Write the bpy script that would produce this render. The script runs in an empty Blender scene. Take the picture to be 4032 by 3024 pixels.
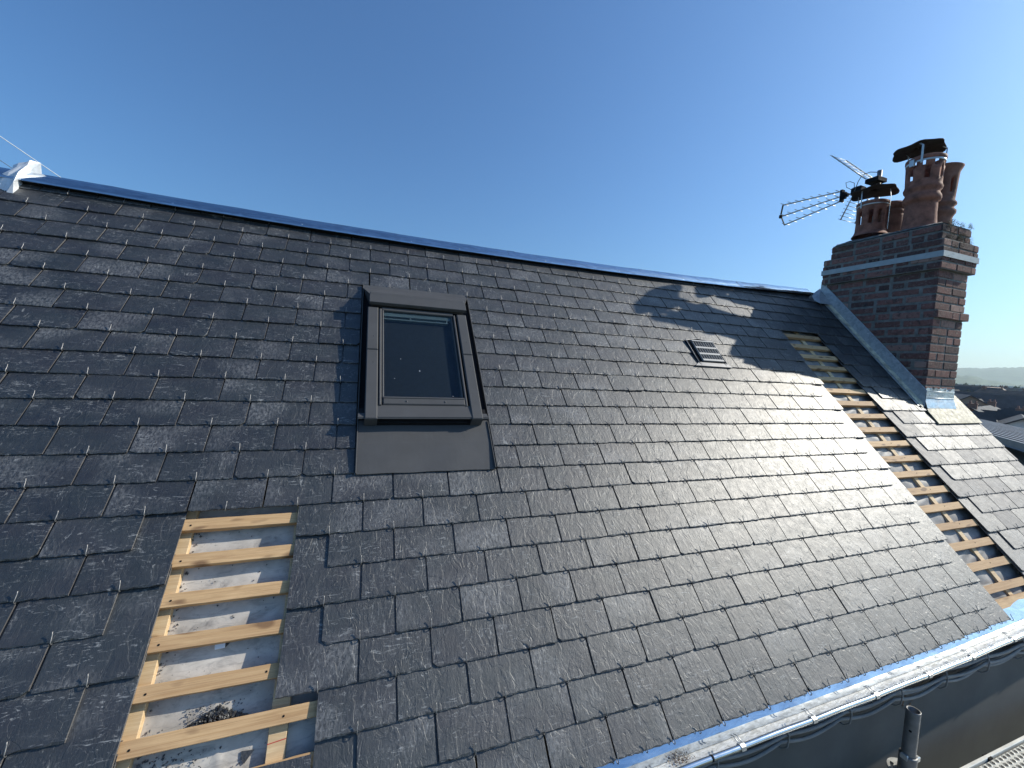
import bpy, bmesh, math, random
from mathutils import Matrix, Vector
import numpy as np
random.seed(7)
rnd = random.random
def U(a, b): return a + (b - a) * random.random()

# ------------------------------------------------------------------ camera, world, sun
scene = bpy.context.scene
COL = scene.collection
CAMP = Vector((-0.56086, -1.67972, 0.47701))
RC = Matrix(((0.9398683, 0.0312948, 0.3401004), (-0.3371077, -0.0748532, 0.9384857), (0.0548274, -0.9967034, -0.0598025)))
cam = bpy.data.cameras.new('camera')
cam.sensor_width = 36.0
cam.lens = 14.380
cam.clip_start = 0.05
cam.clip_end = 20000
co = bpy.data.objects.new('camera', cam)
COL.objects.link(co)
m3 = Matrix((RC.col[0], -RC.col[1], -RC.col[2])).transposed()
co.matrix_world = Matrix.Translation(CAMP) @ m3.to_4x4()
scene.camera = co

SUN_EL = math.radians(32.0)
SUN_AZ = math.radians(-8.5)          # measured from +X towards +Y
SDIR = Vector((math.cos(SUN_EL) * math.cos(SUN_AZ), math.cos(SUN_EL) * math.sin(SUN_AZ), math.sin(SUN_EL)))
world = bpy.data.worlds.new('World')
scene.world = world
world.use_nodes = True
wn = world.node_tree
bg = wn.nodes['Background']
sky = wn.nodes.new('ShaderNodeTexSky')
sky.sky_type = 'NISHITA'
sky.sun_disc = False
sky.sun_elevation = SUN_EL
sky.sun_rotation = math.pi / 2 - SUN_AZ
sky.altitude = 50
sky.air_density = 1.25
sky.dust_density = 1.5
sky.ozone_density = 5.5
bg.inputs['Strength'].default_value = 0.118
tint = wn.nodes.new('ShaderNodeMix')
tint.data_type = 'RGBA'
tint.blend_type = 'MULTIPLY'
tint.inputs[0].default_value = 1.0
tint.inputs[7].default_value = (0.69, 0.98, 1.22, 1)
wn.links.new(sky.outputs[0], tint.inputs[6])
wn.links.new(tint.outputs[2], bg.inputs['Color'])
sl = bpy.data.lights.new('sun', 'SUN')
sl.energy = 5.0
sl.angle = math.radians(0.5)
sl.color = (1.0, 0.94, 0.82)
so = bpy.data.objects.new('sun', sl)
COL.objects.link(so)
so.rotation_euler = SDIR.to_track_quat('Z', 'Y').to_euler()
vs = scene.view_settings
vs.view_transform = 'Standard'
vs.look = 'None'
vs.exposure = 0.08
vs.gamma = 1.0
vs.use_curve_mapping = False
scene.cycles.max_bounces = 6
scene.cycles.volume_bounces = 0

# ------------------------------------------------------------------ node helpers
def mat(name):
    m = bpy.data.materials.new(name)
    m.use_nodes = True
    nt = m.node_tree
    return m, nt, nt.nodes['Principled BSDF']
def nd(nt, t, **kw):
    n = nt.nodes.new(t)
    for k, v in kw.items():
        if hasattr(n, k): setattr(n, k, v)
        else: n.inputs[k].default_value = v
    return n
def noise(nt, vec, scale, detail=5, rough=0.55, dist=0.0):
    n = nd(nt, 'ShaderNodeTexNoise')
    n.inputs['Scale'].default_value = scale
    n.inputs['Detail'].default_value = detail
    n.inputs['Roughness'].default_value = rough
    n.inputs['Distortion'].default_value = dist
    if vec: nt.links.new(vec, n.inputs['Vector'])
    return n.outputs['Fac']
def mapping(nt, src, scale=(1, 1, 1), rot=(0, 0, 0)):
    n = nd(nt, 'ShaderNodeMapping')
    n.inputs['Scale'].default_value = scale
    n.inputs['Rotation'].default_value = rot
    nt.links.new(src, n.inputs['Vector'])
    return n.outputs[0]
def ramp(nt, fac, stops):
    n = nd(nt, 'ShaderNodeValToRGB')
    cr = n.color_ramp
    while len(cr.elements) < len(stops): cr.elements.new(0.5)
    for e, (p, c) in zip(cr.elements, stops):
        e.position = p
        e.color = (c, c, c, 1) if not isinstance(c, tuple) else (*c, 1)
    nt.links.new(fac, n.inputs[0])
    return n.outputs[0]
def mix(nt, fac, a, b, mode='MIX'):
    n = nd(nt, 'ShaderNodeMix')
    n.data_type = 'RGBA'
    n.blend_type = mode
    for s, v in ((0, fac), (6, a), (7, b)):
        if hasattr(v, 'is_output') or isinstance(v, bpy.types.NodeSocket): nt.links.new(v, n.inputs[s])
        elif s == 0: n.inputs[0].default_value = v
        else: n.inputs[s].default_value = (*v, 1)
    return n.outputs[2]
def mth(nt, op, a, b=0.0, c=None):
    n = nd(nt, 'ShaderNodeMath')
    n.operation = op
    for i, v in enumerate((a, b) if c is None else (a, b, c)):
        if isinstance(v, bpy.types.NodeSocket): nt.links.new(v, n.inputs[i])
        else: n.inputs[i].default_value = v
    return n.outputs[0]
def bump(nt, h, strength, dist, chain=None):
    n = nd(nt, 'ShaderNodeBump')
    n.inputs['Strength'].default_value = strength
    n.inputs['Distance'].default_value = dist
    nt.links.new(h, n.inputs['Height'])
    if chain: nt.links.new(chain, n.inputs['Normal'])
    return n.outputs[0]
def coord(nt, k='Object'): return nd(nt, 'ShaderNodeTexCoord').outputs[k]
def attr(nt, name):
    n = nd(nt, 'ShaderNodeAttribute')
    n.attribute_name = name
    return n.outputs['Fac']

def simple(name, col, rough=0.5, metal=0.0, var=0.15, vs=8.0, bs=0.0, bscale=60.0, spec=0.5):
    m, nt, b = mat(name)
    c = coord(nt)
    f = noise(nt, c, vs, 6, 0.6)
    lo = tuple(x * (1 - var) for x in col); hi = tuple(min(1, x * (1 + var)) for x in col)
    nt.links.new(ramp(nt, f, [(0.3, lo), (0.7, hi)]), b.inputs['Base Color'])
    b.inputs['Metallic'].default_value = metal
    b.inputs['Specular IOR Level'].default_value = spec
    r = ramp(nt, noise(nt, c, vs * 1.7, 4), [(0.3, max(0.03, rough - 0.07)), (0.7, min(1, rough + 0.07))])
    nt.links.new(r, b.inputs['Roughness'])
    if bs: nt.links.new(bump(nt, noise(nt, c, bscale, 6, 0.6), bs, 0.002), b.inputs['Normal'])
    return m

def slate_material():
    m, nt, b = mat('slate')
    uv = nd(nt, 'ShaderNodeUVMap').outputs[0]
    tone = attr(nt, 'tone')
    hue = attr(nt, 'hue')
    warm = attr(nt, 'warm')
    base = ramp(nt, tone, [(0.0, (0.005, 0.006, 0.009)), (0.5, (0.014, 0.0145, 0.0155)), (1.0, (0.020, 0.022, 0.024))])
    base = mix(nt, mth(nt, 'MULTIPLY', hue, 0.5), base, (0.016, 0.014, 0.018))
    base = mix(nt, ramp(nt, noise(nt, mapping(nt, uv, (5, 7, 1)), 1.0, 3), [(0.42, 0.0), (0.62, 0.6)]), base, (0.010, 0.016, 0.016))
    base = mix(nt, warm, base, (0.15, 0.135, 0.13))
    cl = noise(nt, mapping(nt, uv, (9, 14, 1)), 1.0, 6, 0.65, 0.6)
    base = mix(nt, ramp(nt, cl, [(0.40, 0.0), (0.78, 0.5)]), base, (0.045, 0.047, 0.048))
    # cleaving marks: thin pale wisps, mostly along the width of the slate
    w1 = noise(nt, mapping(nt, uv, (19, 72, 1), (0, 0, 0.12)), 1.0, 8, 0.75, 2.4)
    w1 = ramp(nt, w1, [(0.565, 0.0), (0.625, 1.0)])
    gate = ramp(nt, noise(nt, mapping(nt, uv, (7, 12, 1)), 1.0, 3, 0.5), [(0.40, 0.0), (0.60, 1.0)])
    w1 = mth(nt, 'MULTIPLY', w1, gate)
    w2 = noise(nt, mapping(nt, uv, (45, 20, 1), (0, 0, 0.7)), 1.0, 8, 0.75, 2.2)
    w2 = mth(nt, 'MULTIPLY', ramp(nt, w2, [(0.57, 0.0), (0.66, 1.0)]), ramp(nt, noise(nt, mapping(nt, uv, (6, 6, 1)), 1.3, 2), [(0.5, 0.0), (0.62, 1.0)]))
    base = mix(nt, mth(nt, 'MULTIPLY', w1, 0.68), base, (0.36, 0.36, 0.35))
    base = mix(nt, mth(nt, 'MULTIPLY', w2, 0.7), base, (0.36, 0.355, 0.335))
    # scuffs left by boots and gloves
    sc = ramp(nt, noise(nt, mapping(nt, uv, (3.2, 4.5, 1)), 1.0, 2, 0.4), [(0.53, 0.0), (0.68, 1.0)])
    fine = ramp(nt, noise(nt, mapping(nt, uv, (120, 60, 1), (0, 0, 0.9)), 1.0, 4, 0.7), [(0.40, 0.0), (0.75, 1.0)])
    base = mix(nt, mth(nt, 'MULTIPLY', mth(nt, 'MULTIPLY', sc, fine), 0.75), base, (0.26, 0.255, 0.25))
    dk = ramp(nt, noise(nt, mapping(nt, uv, (10, 10, 1)), 1.0, 4, 0.6, 0.5), [(0.70, 0.0), (0.78, 0.6)])
    base = mix(nt, dk, base, (0.022, 0.022, 0.024))
    nt.links.new(base, b.inputs['Base Color'])
    rr = ramp(nt, noise(nt, mapping(nt, uv, (18, 30, 1)), 1.0, 5, 0.6), [(0.3, 0.50), (0.7, 0.58)])
    rr = mth(nt, 'ADD', rr, mth(nt, 'MULTIPLY', warm, 0.22))
    nt.links.new(rr, b.inputs['Roughness'])
    b.inputs['Specular IOR Level'].default_value = 0.9
    b.inputs['IOR'].default_value = 1.58
    h1 = noise(nt, mapping(nt, uv, (30, 12, 1)), 1.0, 8, 0.62, 1.5)
    h2 = noise(nt, mapping(nt, uv, (160, 70, 1), (0, 0, 0.35)), 1.0, 5, 0.65, 0.8)
    h3 = ramp(nt, noise(nt, mapping(nt, uv, (22, 13, 1), (0, 0, -0.4)), 1.0, 3, 0.5, 1.0), [(0.47, 0.0), (0.50, 1.0)])
    n = bump(nt, h1, 0.28, 0.006)
    n = bump(nt, h2, 0.5, 0.0016, n)
    n = bump(nt, h3, 0.45, 0.0010, n)
    nt.links.new(n, b.inputs['Normal'])
    return m

def wood_material(name, c1, c2, dark):
    m, nt, b = mat(name)
    c = coord(nt)
    rn = nd(nt, 'ShaderNodeObjectInfo').outputs['Random']
    comb = nd(nt, 'ShaderNodeVectorMath'); comb.operation = 'ADD'
    cx = nd(nt, 'ShaderNodeCombineXYZ')
    nt.links.new(mth(nt, 'MULTIPLY', rn, 13.0), cx.inputs[0]); nt.links.new(mth(nt, 'MULTIPLY', rn, 5.0), cx.inputs[1])
    nt.links.new(c, comb.inputs[0]); nt.links.new(cx.outputs[0], comb.inputs[1])
    v = comb.outputs[0]
    g = noise(nt, mapping(nt, v, (3.5, 120, 60)), 1.0, 5, 0.6, 1.2)
    g2 = noise(nt, mapping(nt, v, (7, 30, 30)), 1.0, 4, 0.6, 0.4)
    col = ramp(nt, g, [(0.36, c2), (0.56, c1)])
    g3 = noise(nt, mapping(nt, v, (2.0, 300, 150)), 1.0, 3, 0.7, 2.0)
    col = mix(nt, ramp(nt, g3, [(0.52, 0.0), (0.66, 0.7)]), col, dark)
    col = mix(nt, ramp(nt, g2, [(0.45, 0.0), (0.75, 0.55)]), col, dark)
    kn = noise(nt, mapping(nt, v, (9, 26, 1)), 1.0, 1, 0.3)
    col = mix(nt, ramp(nt, kn, [(0.66, 0.0), (0.74, 0.85)]), col, (0.13, 0.065, 0.03))
    col = mix(nt, mth(nt, 'MULTIPLY', rn, 0.55), col, dark)
    nt.links.new(col, b.inputs['Base Color'])
    b.inputs['Roughness'].default_value = 0.75
    nt.links.new(bump(nt, g, 0.35, 0.0012), b.inputs['Normal'])
    return m

def membrane_material(name, a, bcol, dirt):
    m, nt, b = mat(name)
    c = coord(nt)
    col = ramp(nt, noise(nt, c, 9, 6, 0.6), [(0.3, bcol), (0.7, a)])
    sp = ramp(nt, noise(nt, c, 120, 3, 0.6), [(0.66, 0.0), (0.72, 0.9)])
    sp = mth(nt, 'MULTIPLY', sp, ramp(nt, noise(nt, c, 7, 3), [(0.42, 0.0), (0.6, 1.0)]))
    col = mix(nt, sp, col, (0.05, 0.05, 0.055))
    st = ramp(nt, noise(nt, mapping(nt, c, (14, 40, 1)), 1.0, 5, 0.7, 1.0), [(0.5, 0.0), (0.8, dirt)])
    col = mix(nt, st, col, (0.16, 0.155, 0.15))
    nt.links.new(col, b.inputs['Base Color'])
    b.inputs['Roughness'].default_value = 0.6
    nt.links.new(bump(nt, noise(nt, c, 220, 3, 0.6), 0.2, 0.001), b.inputs['Normal'])
    return m

def zinc_material(name, col=(0.60, 0.63, 0.66), rough=0.28, blot=0.3, scale=14.0, stain=(0.42, 0.44, 0.46), metal=1.0, bs=0.25):
    m, nt, b = mat(name)
    c = coord(nt)
    f = noise(nt, mapping(nt, c, (1.0, 3.0, 3.0)), scale, 7, 0.65, 0.8)
    nt.links.new(ramp(nt, f, [(0.38, stain), (0.62, col)]), b.inputs['Base Color'])
    b.inputs['Metallic'].default_value = metal
    nt.links.new(ramp(nt, noise(nt, mapping(nt, c, (1.0, 2.5, 2.5)), scale * 0.8, 6, 0.65), [(0.35, rough), (0.65, rough + blot)]), b.inputs['Roughness'])
    nt.links.new(bump(nt, noise(nt, mapping(nt, c, (1.0, 1.5, 1.5)), 6.0, 3, 0.5), bs, 0.01), b.inputs['Normal'])
    return m

def brick_material():
    m, nt, b = mat('brick')
    c = coord(nt)
    tone = attr(nt, 'tone')
    col = ramp(nt, tone, [(0.0, (0.08, 0.046, 0.042)), (0.35, (0.17, 0.078, 0.064)), (0.7, (0.28, 0.125, 0.10)), (1.0, (0.40, 0.25, 0.20))])
    f = noise(nt, c, 22, 7, 0.7, 0.6)
    col = mix(nt, ramp(nt, f, [(0.50, 0.0), (0.66, 0.8)]), col, (0.035, 0.030, 0.028))
    g = noise(nt, c, 60, 6, 0.7)
    col = mix(nt, ramp(nt, g, [(0.52, 0.0), (0.68, 0.6)]), col, (0.34, 0.28, 0.235))
    nt.links.new(col, b.inputs['Base Color'])
    b.inputs['Roughness'].default_value = 0.9
    nt.links.new(bump(nt, noise(nt, c, 90, 6, 0.7), 0.6, 0.004), b.inputs['Normal'])
    return m

M = {}
M['slate'] = slate_material()
M['batten'] = wood_material('batten_wood', (0.72, 0.48, 0.25), (0.58, 0.36, 0.17), (0.34, 0.19, 0.09))
M['cbatten'] = wood_material('counter_batten_wood', (0.78, 0.60, 0.36), (0.66, 0.47, 0.26), (0.42, 0.27, 0.14))
M['membrane'] = membrane_material('membrane', (0.66, 0.615, 0.55), (0.33, 0.305, 0.27), 0.95)
M['membrane_old'] = membrane_material('membrane_old', (0.36, 0.355, 0.345), (0.17, 0.165, 0.16), 0.8)
M['zinc'] = zinc_material('zinc')
M['zinc_ridge'] = zinc_material('zinc_ridge', (0.64, 0.69, 0.74), 0.05, 0.18, 9.0, (0.46, 0.50, 0.56), 1.0, 0.12)
M['zinc_gutter'] = zinc_material('zinc_gutter', (0.74, 0.75, 0.74), 0.38, 0.30, 30.0, (0.40, 0.40, 0.38), 0.30, 0.08)
M['zinc_dull'] = zinc_material('zinc_dull', (0.56, 0.57, 0.58), 0.40, 0.25, 12.0, (0.38, 0.40, 0.41), 0.35, 0.15)
M['bead'] = zinc_material('bead', (0.80, 0.82, 0.84), 0.14, 0.12, 8.0, (0.68, 0.70, 0.72), 1.0, 0.05)
M['steel'] = simple('hook_steel', (0.26, 0.255, 0.25), 0.5, 0.9, 0.1, 40)
M['frame'] = simple('window_aluminium', (0.084, 0.084, 0.086), 0.55, 0.0, 0.10, 7, 0.03, 300, 0.15)
M['frame_dark'] = simple('dark_trim_shade', (0.016, 0.016, 0.018), 0.7, 0.0, 0.1, 10, spec=0.12)  # dark trim; also paints shade in the rooflight's channels and front recess
M['blind'] = simple('blind_fabric', (0.004, 0.006, 0.012), 0.85, 0.0, 0.25, 30)
M['rail'] = simple('blind_rail', (0.13, 0.15, 0.145), 0.5, 0.0, 0.1, 6)
M['white'] = simple('white_scrap', (0.75, 0.76, 0.78), 0.6)
M['paper'] = simple('backing_paper', (0.66, 0.60, 0.44), 0.7, 0.0, 0.5, 20)
M['vent'] = simple('vent_metal', (0.20, 0.20, 0.205), 0.5, 0.2, 0.1, 12)
M['grille'] = simple('vent_grille', (0.29, 0.29, 0.29), 0.5, 0.0, 0.1, 12)
M['brick'] = brick_material()
M['mortar'] = simple('mortar', (0.21, 0.20, 0.18), 0.95, 0.0, 0.35, 25, 0.6, 70)
M['cap_mortar'] = simple('flaunching', (0.17, 0.165, 0.15), 0.95, 0.0, 0.5, 14, 0.8, 40)
M['pot'] = simple('terracotta', (0.28, 0.115, 0.075), 0.8, 0.0, 0.5, 18, 0.4, 50)
M['pot_old'] = simple('weathered_terracotta', (0.24, 0.12, 0.085), 0.88, 0.0, 0.45, 12, 0.5, 50)
M['cowl'] = simple('cowl_metal', (0.025, 0.024, 0.025), 0.85, 0.0, 0.3, 20, 0.3, 60)
M['strap'] = simple('galvanised_strap', (0.58, 0.58, 0.56), 0.4, 0.7, 0.12, 20)
M['band'] = simple('strap_band', (0.40, 0.43, 0.43), 0.55, 0.2, 0.12, 20)
M['moss'] = simple('moss', (0.17, 0.145, 0.075), 0.95, 0.0, 0.5, 60, 0.5, 120)
M['alu'] = simple('aluminium', (0.60, 0.60, 0.58), 0.4, 0.9, 0.1, 20)
M['black'] = simple('black_plastic', (0.012, 0.012, 0.013), 0.85, 0.0, 0.1, 20, spec=0.2)
M['cable'] = simple('cable_sheath', (0.22, 0.22, 0.22), 0.6, 0.0, 0.2, 10)
M['render'] = simple('grey_render', (0.105, 0.105, 0.10), 0.85, 0.0, 0.18, 3, 0.15, 80)
M['rust'] = simple('rusty_rim', (0.16, 0.09, 0.05), 0.9, 0.0, 0.5, 50)
M['galv'] = simple('galvanised_tube', (0.20, 0.20, 0.20), 0.5, 0.6, 0.25, 18, 0.15, 60)
M['gap_shade'] = simple('gap_shade_black', (0.012, 0.012, 0.013), 0.95, spec=0.1)  # near-black that stands in for shade in gaps and recesses
M['deckwood'] = simple('roof_deck_board', (0.22, 0.17, 0.11), 0.9)
M['stain'] = simple('patch_slate', (0.24, 0.215, 0.13), 0.6, 0.0, 0.75, 26, 1.0, 30, 0.45)
M['rail_metal'] = simple('rail_metal', (0.70, 0.68, 0.62), 0.45, 0.2, 0.1, 10)
M['wire'] = simple('wire_sheath', (0.62, 0.66, 0.70), 0.5)
M['wire_dark'] = simple('wire_sheath_dark', (0.10, 0.11, 0.13), 0.6)

# ------------------------------------------------------------------ mesh helpers
class MB:
    def __init__(s): s.v = []; s.f = []; s.uv = []; s.tone = []; s.hue = []; s.warm = []; s.smooth = []; s.sm = False; s.t = 0.5; s.h = 0.0; s.w = 0.0; s.uo = (0, 0)
    def V(s, p): s.v.append((p[0], p[1], p[2])); return len(s.v) - 1
    def F(s, idx, uvs=None):
        s.f.append(tuple(idx)); s.tone.append(s.t); s.hue.append(s.h); s.warm.append(s.w); s.smooth.append(s.sm)
        if uvs is None: uvs = [(s.v[i][0] + s.uo[0], s.v[i][1] + s.uo[1]) for i in idx]
        s.uv.append(uvs)
    def quad(s, a, b, c, d): s.F([s.V(a), s.V(b), s.V(c), s.V(d)])
    def poly(s, pts): s.F([s.V(p) for p in pts])
    def box(s, x0, x1, y0, y1, z0, z1, M4=None):
        P = [(x0, y0, z0), (x1, y0, z0), (x1, y1, z0), (x0, y1, z0), (x0, y0, z1), (x1, y0, z1), (x1, y1, z1), (x0, y1, z1)]
        if M4 is not None: P = [M4 @ Vector(p) for p in P]
        i = [s.V(p) for p in P]
        for q in ((0, 3, 2, 1), (4, 5, 6, 7), (0, 1, 5, 4), (1, 2, 6, 5), (2, 3, 7, 6), (3, 0, 4, 7)): s.F([i[k] for k in q])
    def cbox(s, x0, x1, y0, y1, z0, z1, c=0.002, M4=None):
        """box with chamfered top and side edges"""
        def ring(ins, z): 
            a = [(x0 + ins, y0 + ins, z), (x1 - ins, y0 + ins, z), (x1 - ins, y1 - ins, z), (x0 + ins, y1 - ins, z)]
            if M4 is not None: a = [M4 @ Vector(p) for p in a]
            return [s.V(p) for p in a]
        r0 = ring(0, z0); r1 = ring(0, z1 - c); r2 = ring(c, z1)
        s.F(r0[::-1])
        for A, B in ((r0, r1), (r1, r2)):
            for k in range(4): s.F([A[k], A[(k + 1) % 4], B[(k + 1) % 4], B[k]])
        s.F(r2)
    def prism(s, pts, z0, z1):
        a = [s.V((p[0], p[1], z0)) for p in pts]; b = [s.V((p[0], p[1], z1)) for p in pts]
        s.F(a[::-1]); s.F(b)
        n = len(pts)
        for k in range(n): s.F([a[k], a[(k + 1) % n], b[(k + 1) % n], b[k]])
    def tube(s, pts, r, n=8, caps=True, flat=1.0):
        pts = [Vector(p) for p in pts]; rs = r if isinstance(r, (list, tuple)) else [r] * len(pts)
        rings = []; up = None; sm = s.sm; s.sm = True
        for i, p in enumerate(pts):
            d = (pts[min(i + 1, len(pts) - 1)] - pts[max(i - 1, 0)])
            if d.length < 1e-9: d = Vector((0, 0, 1))
            d.normalize()
            if up is None: up = Vector((0, 0, 1)) if abs(d.z) < 0.9 else Vector((1, 0, 0))
            a = d.cross(up)
            if a.length < 1e-5: a = d.cross(Vector((0.3, 1, 0)))
            a.normalize(); b = a.cross(d); up = b
            rings.append([s.V(p + (a * math.cos(2 * math.pi * k / n) + b * math.sin(2 * math.pi * k / n) * flat) * rs[i]) for k in range(n)])
        for A, B in zip(rings, rings[1:]):
            for k in range(n): s.F([A[k], A[(k + 1) % n], B[(k + 1) % n], B[k]])
        s.sm = sm
        if caps: s.F(rings[0][::-1]); s.F(rings[-1])
    def lathe(s, prof, cx, cy, n=28, fn=None, skip=None):
        rings = []; sm = s.sm; s.sm = True
        for r, z in prof:
            rings.append([s.V((cx + (r if fn is None else fn(r, z, k / n)) * math.cos(2 * math.pi * k / n), cy + (r if fn is None else fn(r, z, k / n)) * math.sin(2 * math.pi * k / n), z)) for k in range(n)])
        for j, (A, B) in enumerate(zip(rings, rings[1:])):
            for k in range(n):
                if skip and skip(j, k): continue
                s.F([A[k], A[(k + 1) % n], B[(k + 1) % n], B[k]])
        s.sm = sm
        return rings
    def mesh(s, name):
        me = bpy.data.meshes.new(name)
        me.from_pydata(s.v, [], s.f)
        uvl = me.uv_layers.new(name='UVMap')
        flat = [c for f in s.uv for uv in f for c in uv]
        uvl.data.foreach_set('uv', flat)
        for nm, arr in (('tone', s.tone), ('hue', s.hue), ('warm', s.warm)):
            a = me.attributes.new(nm, 'FLOAT', 'FACE'); a.data.foreach_set('value', arr)
        me.polygons.foreach_set('use_smooth', s.smooth)
        me.update()
        return me

SL = math.radians(48.0824)
ROOF = Matrix.Rotation(SL, 4, 'X')          # local (x, -v, h): x along ridge, v down the slope, h outward
IDN = Matrix.Identity(4)
WM = {}
def link(name, mb, material, parent=None, frame=IDN, label=None, cat=None, group=None, kind=None):
    me = mb if isinstance(mb, bpy.types.Mesh) else mb.mesh(name)
    if not me.materials: me.materials.append(material)
    o = bpy.data.objects.new(name, me)
    COL.objects.link(o)
    if parent is not None:
        o.parent = parent
        o.matrix_parent_inverse = WM[parent.name].inverted()
    o.matrix_basis = frame
    WM[o.name] = frame.copy()
    tag(o, label, cat, group, kind)
    return o
def tag(o, label=None, cat=None, group=None, kind=None):
    if label: o['label'] = label
    if cat: o['category'] = cat
    if group: o['group'] = group
    if kind: o['kind'] = kind
def thing(name, loc, label, cat, group=None, rz=0.0):
    o = bpy.data.objects.new(name, None)
    COL.objects.link(o)
    o.empty_display_size = 0.3
    mw = Matrix.Translation(loc) @ Matrix.Rotation(rz, 4, 'Z')
    o.matrix_world = mw
    WM[o.name] = mw
    tag(o, label, cat, group)
    return o
def P(x, v, h=0.0): return ROOF @ Vector((x, -v, h))
def L(x, v, h=0.0): return (x, -v, h)
def interp(x, pts):
    if x <= pts[0][0]: return pts[0][1]
    for (a, b), (c, d) in zip(pts, pts[1:]):
        if x <= c: return b + (d - b) * (x - a) / (c - a)
    return pts[-1][1]
RVP = (-0.01082, 0.00322, -1.55137)
def rv(x): return RVP[0] * x * x + RVP[1] * x + RVP[2]
def ve(x): return interp(x, [(0.2, 1.017), (0.67, 1.009), (1.32, 1.002), (1.99, 0.992), (2.59, 0.974), (4.2, 0.925)])

GZ = -9.0
house = thing('house', (0.4, -0.6, GZ), 'slate roofed house in the foreground with rooflight, zinc gutter and two strips of missing slates', 'house')

# ------------------------------------------------------------------ slates
W = 0.22; E_ = 0.11312; TH = 0.0066; SLEN = 0.32
X0, X1 = -3.3, 4.215
sm = MB()
hooks = []
def one_slate(x0, x1, vb, vt, tone, hue, warm):
    """one slate, x0..x1, bottom edge vb, head vt; heights follow the double lap"""
    k = TH / E_
    rx = U(-0.0010, 0.0010); ry = U(0.0, 0.0015) + (0.002 if rnd() < 0.06 else 0)
    ang = U(-0.0025, 0.0025)
    xm = (x0 + x1) / 2
    def hh(x, v): return -(vb - v) * k + 0.0 + rx * (x - xm) / W * 2 + ry * max(0, 1 - (vb - v) / 0.2)
    def rot(x, v): dx, dv = x - xm, v - vb; return xm + dx - dv * ang, vb + dv + dx * ang
    sm.t, sm.h, sm.w = tone, hue, warm
    sm.uo = (U(0, 60), U(0, 60))
    n = max(4, int((x1 - x0) / 0.0125))
    jag = [U(-0.0016, 0.0014) for _ in range(n + 1)]
    cl = U(0.003, 0.014) if rnd() < 0.13 else U(0, 0.0012)
    cr = U(0.003, 0.014) if rnd() < 0.13 else U(0, 0.0012)
    vin = [vb - U(0.0012, 0.0060) for _ in range(n + 1)]
    bx = [x0 + (x1 - x0) * i / n for i in range(n + 1)]
    bv = [vb + jag[i] - (cl if i == 0 else 0) - (cr if i == n else 0) for i in range(n + 1)]
    vin[0] = min(vin[0], bv[0] - 0.002); vin[n] = min(vin[n], bv[n] - 0.002)
    top_in = []; bot = []; und = []
    for i in range(n + 1):
        a = rot(bx[i], vin[i]); top_in.append(sm.V(L(a[0], a[1], hh(bx[i], vin[i]))))
        a = rot(bx[i], bv[i]); h = hh(bx[i], bv[i])
        bot.append(sm.V(L(a[0], a[1], h - U(0.0010, 0.0028)))); und.append(sm.V(L(a[0], a[1], h - TH + 0.0003)))
    def c(x, v, dh=0.0): a = rot(x, v); return sm.V(L(a[0], a[1], hh(x, v) + dh))
    # the long side edges are trimmed a little unevenly as well
    m1 = [c(x0 + U(-0.0008, 0.0008), vb + (vt - vb) * t) for t in (0.35, 0.7)]
    m2 = [c(x1 + U(-0.0008, 0.0008), vb + (vt - vb) * t) for t in (0.35, 0.7)]
    tl, tr = c(x0, vt), c(x1, vt)
    utl, utr = c(x0, vt, -TH + 0.0003), c(x1, vt, -TH + 0.0003)
    sm.F(top_in + m2 + [tr, tl] + m1[::-1])
    for i in range(n): sm.F([bot[i], bot[i + 1], top_in[i + 1], top_in[i]]); sm.F([und[i], und[i + 1], bot[i + 1], bot[i]])
    sm.w = 0.5  # paler side edges: fresh cuts, with the sunlit strip put into colour
    sm.F([und[0], bot[0], top_in[0], m1[0], m1[1], tl, utl]); sm.F([utr, tr, m2[1], m2[0], top_in[n], bot[n], und[n]])
    sm.w = warm
    sm.F([und[0], utl, utr, und[n]])

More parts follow.
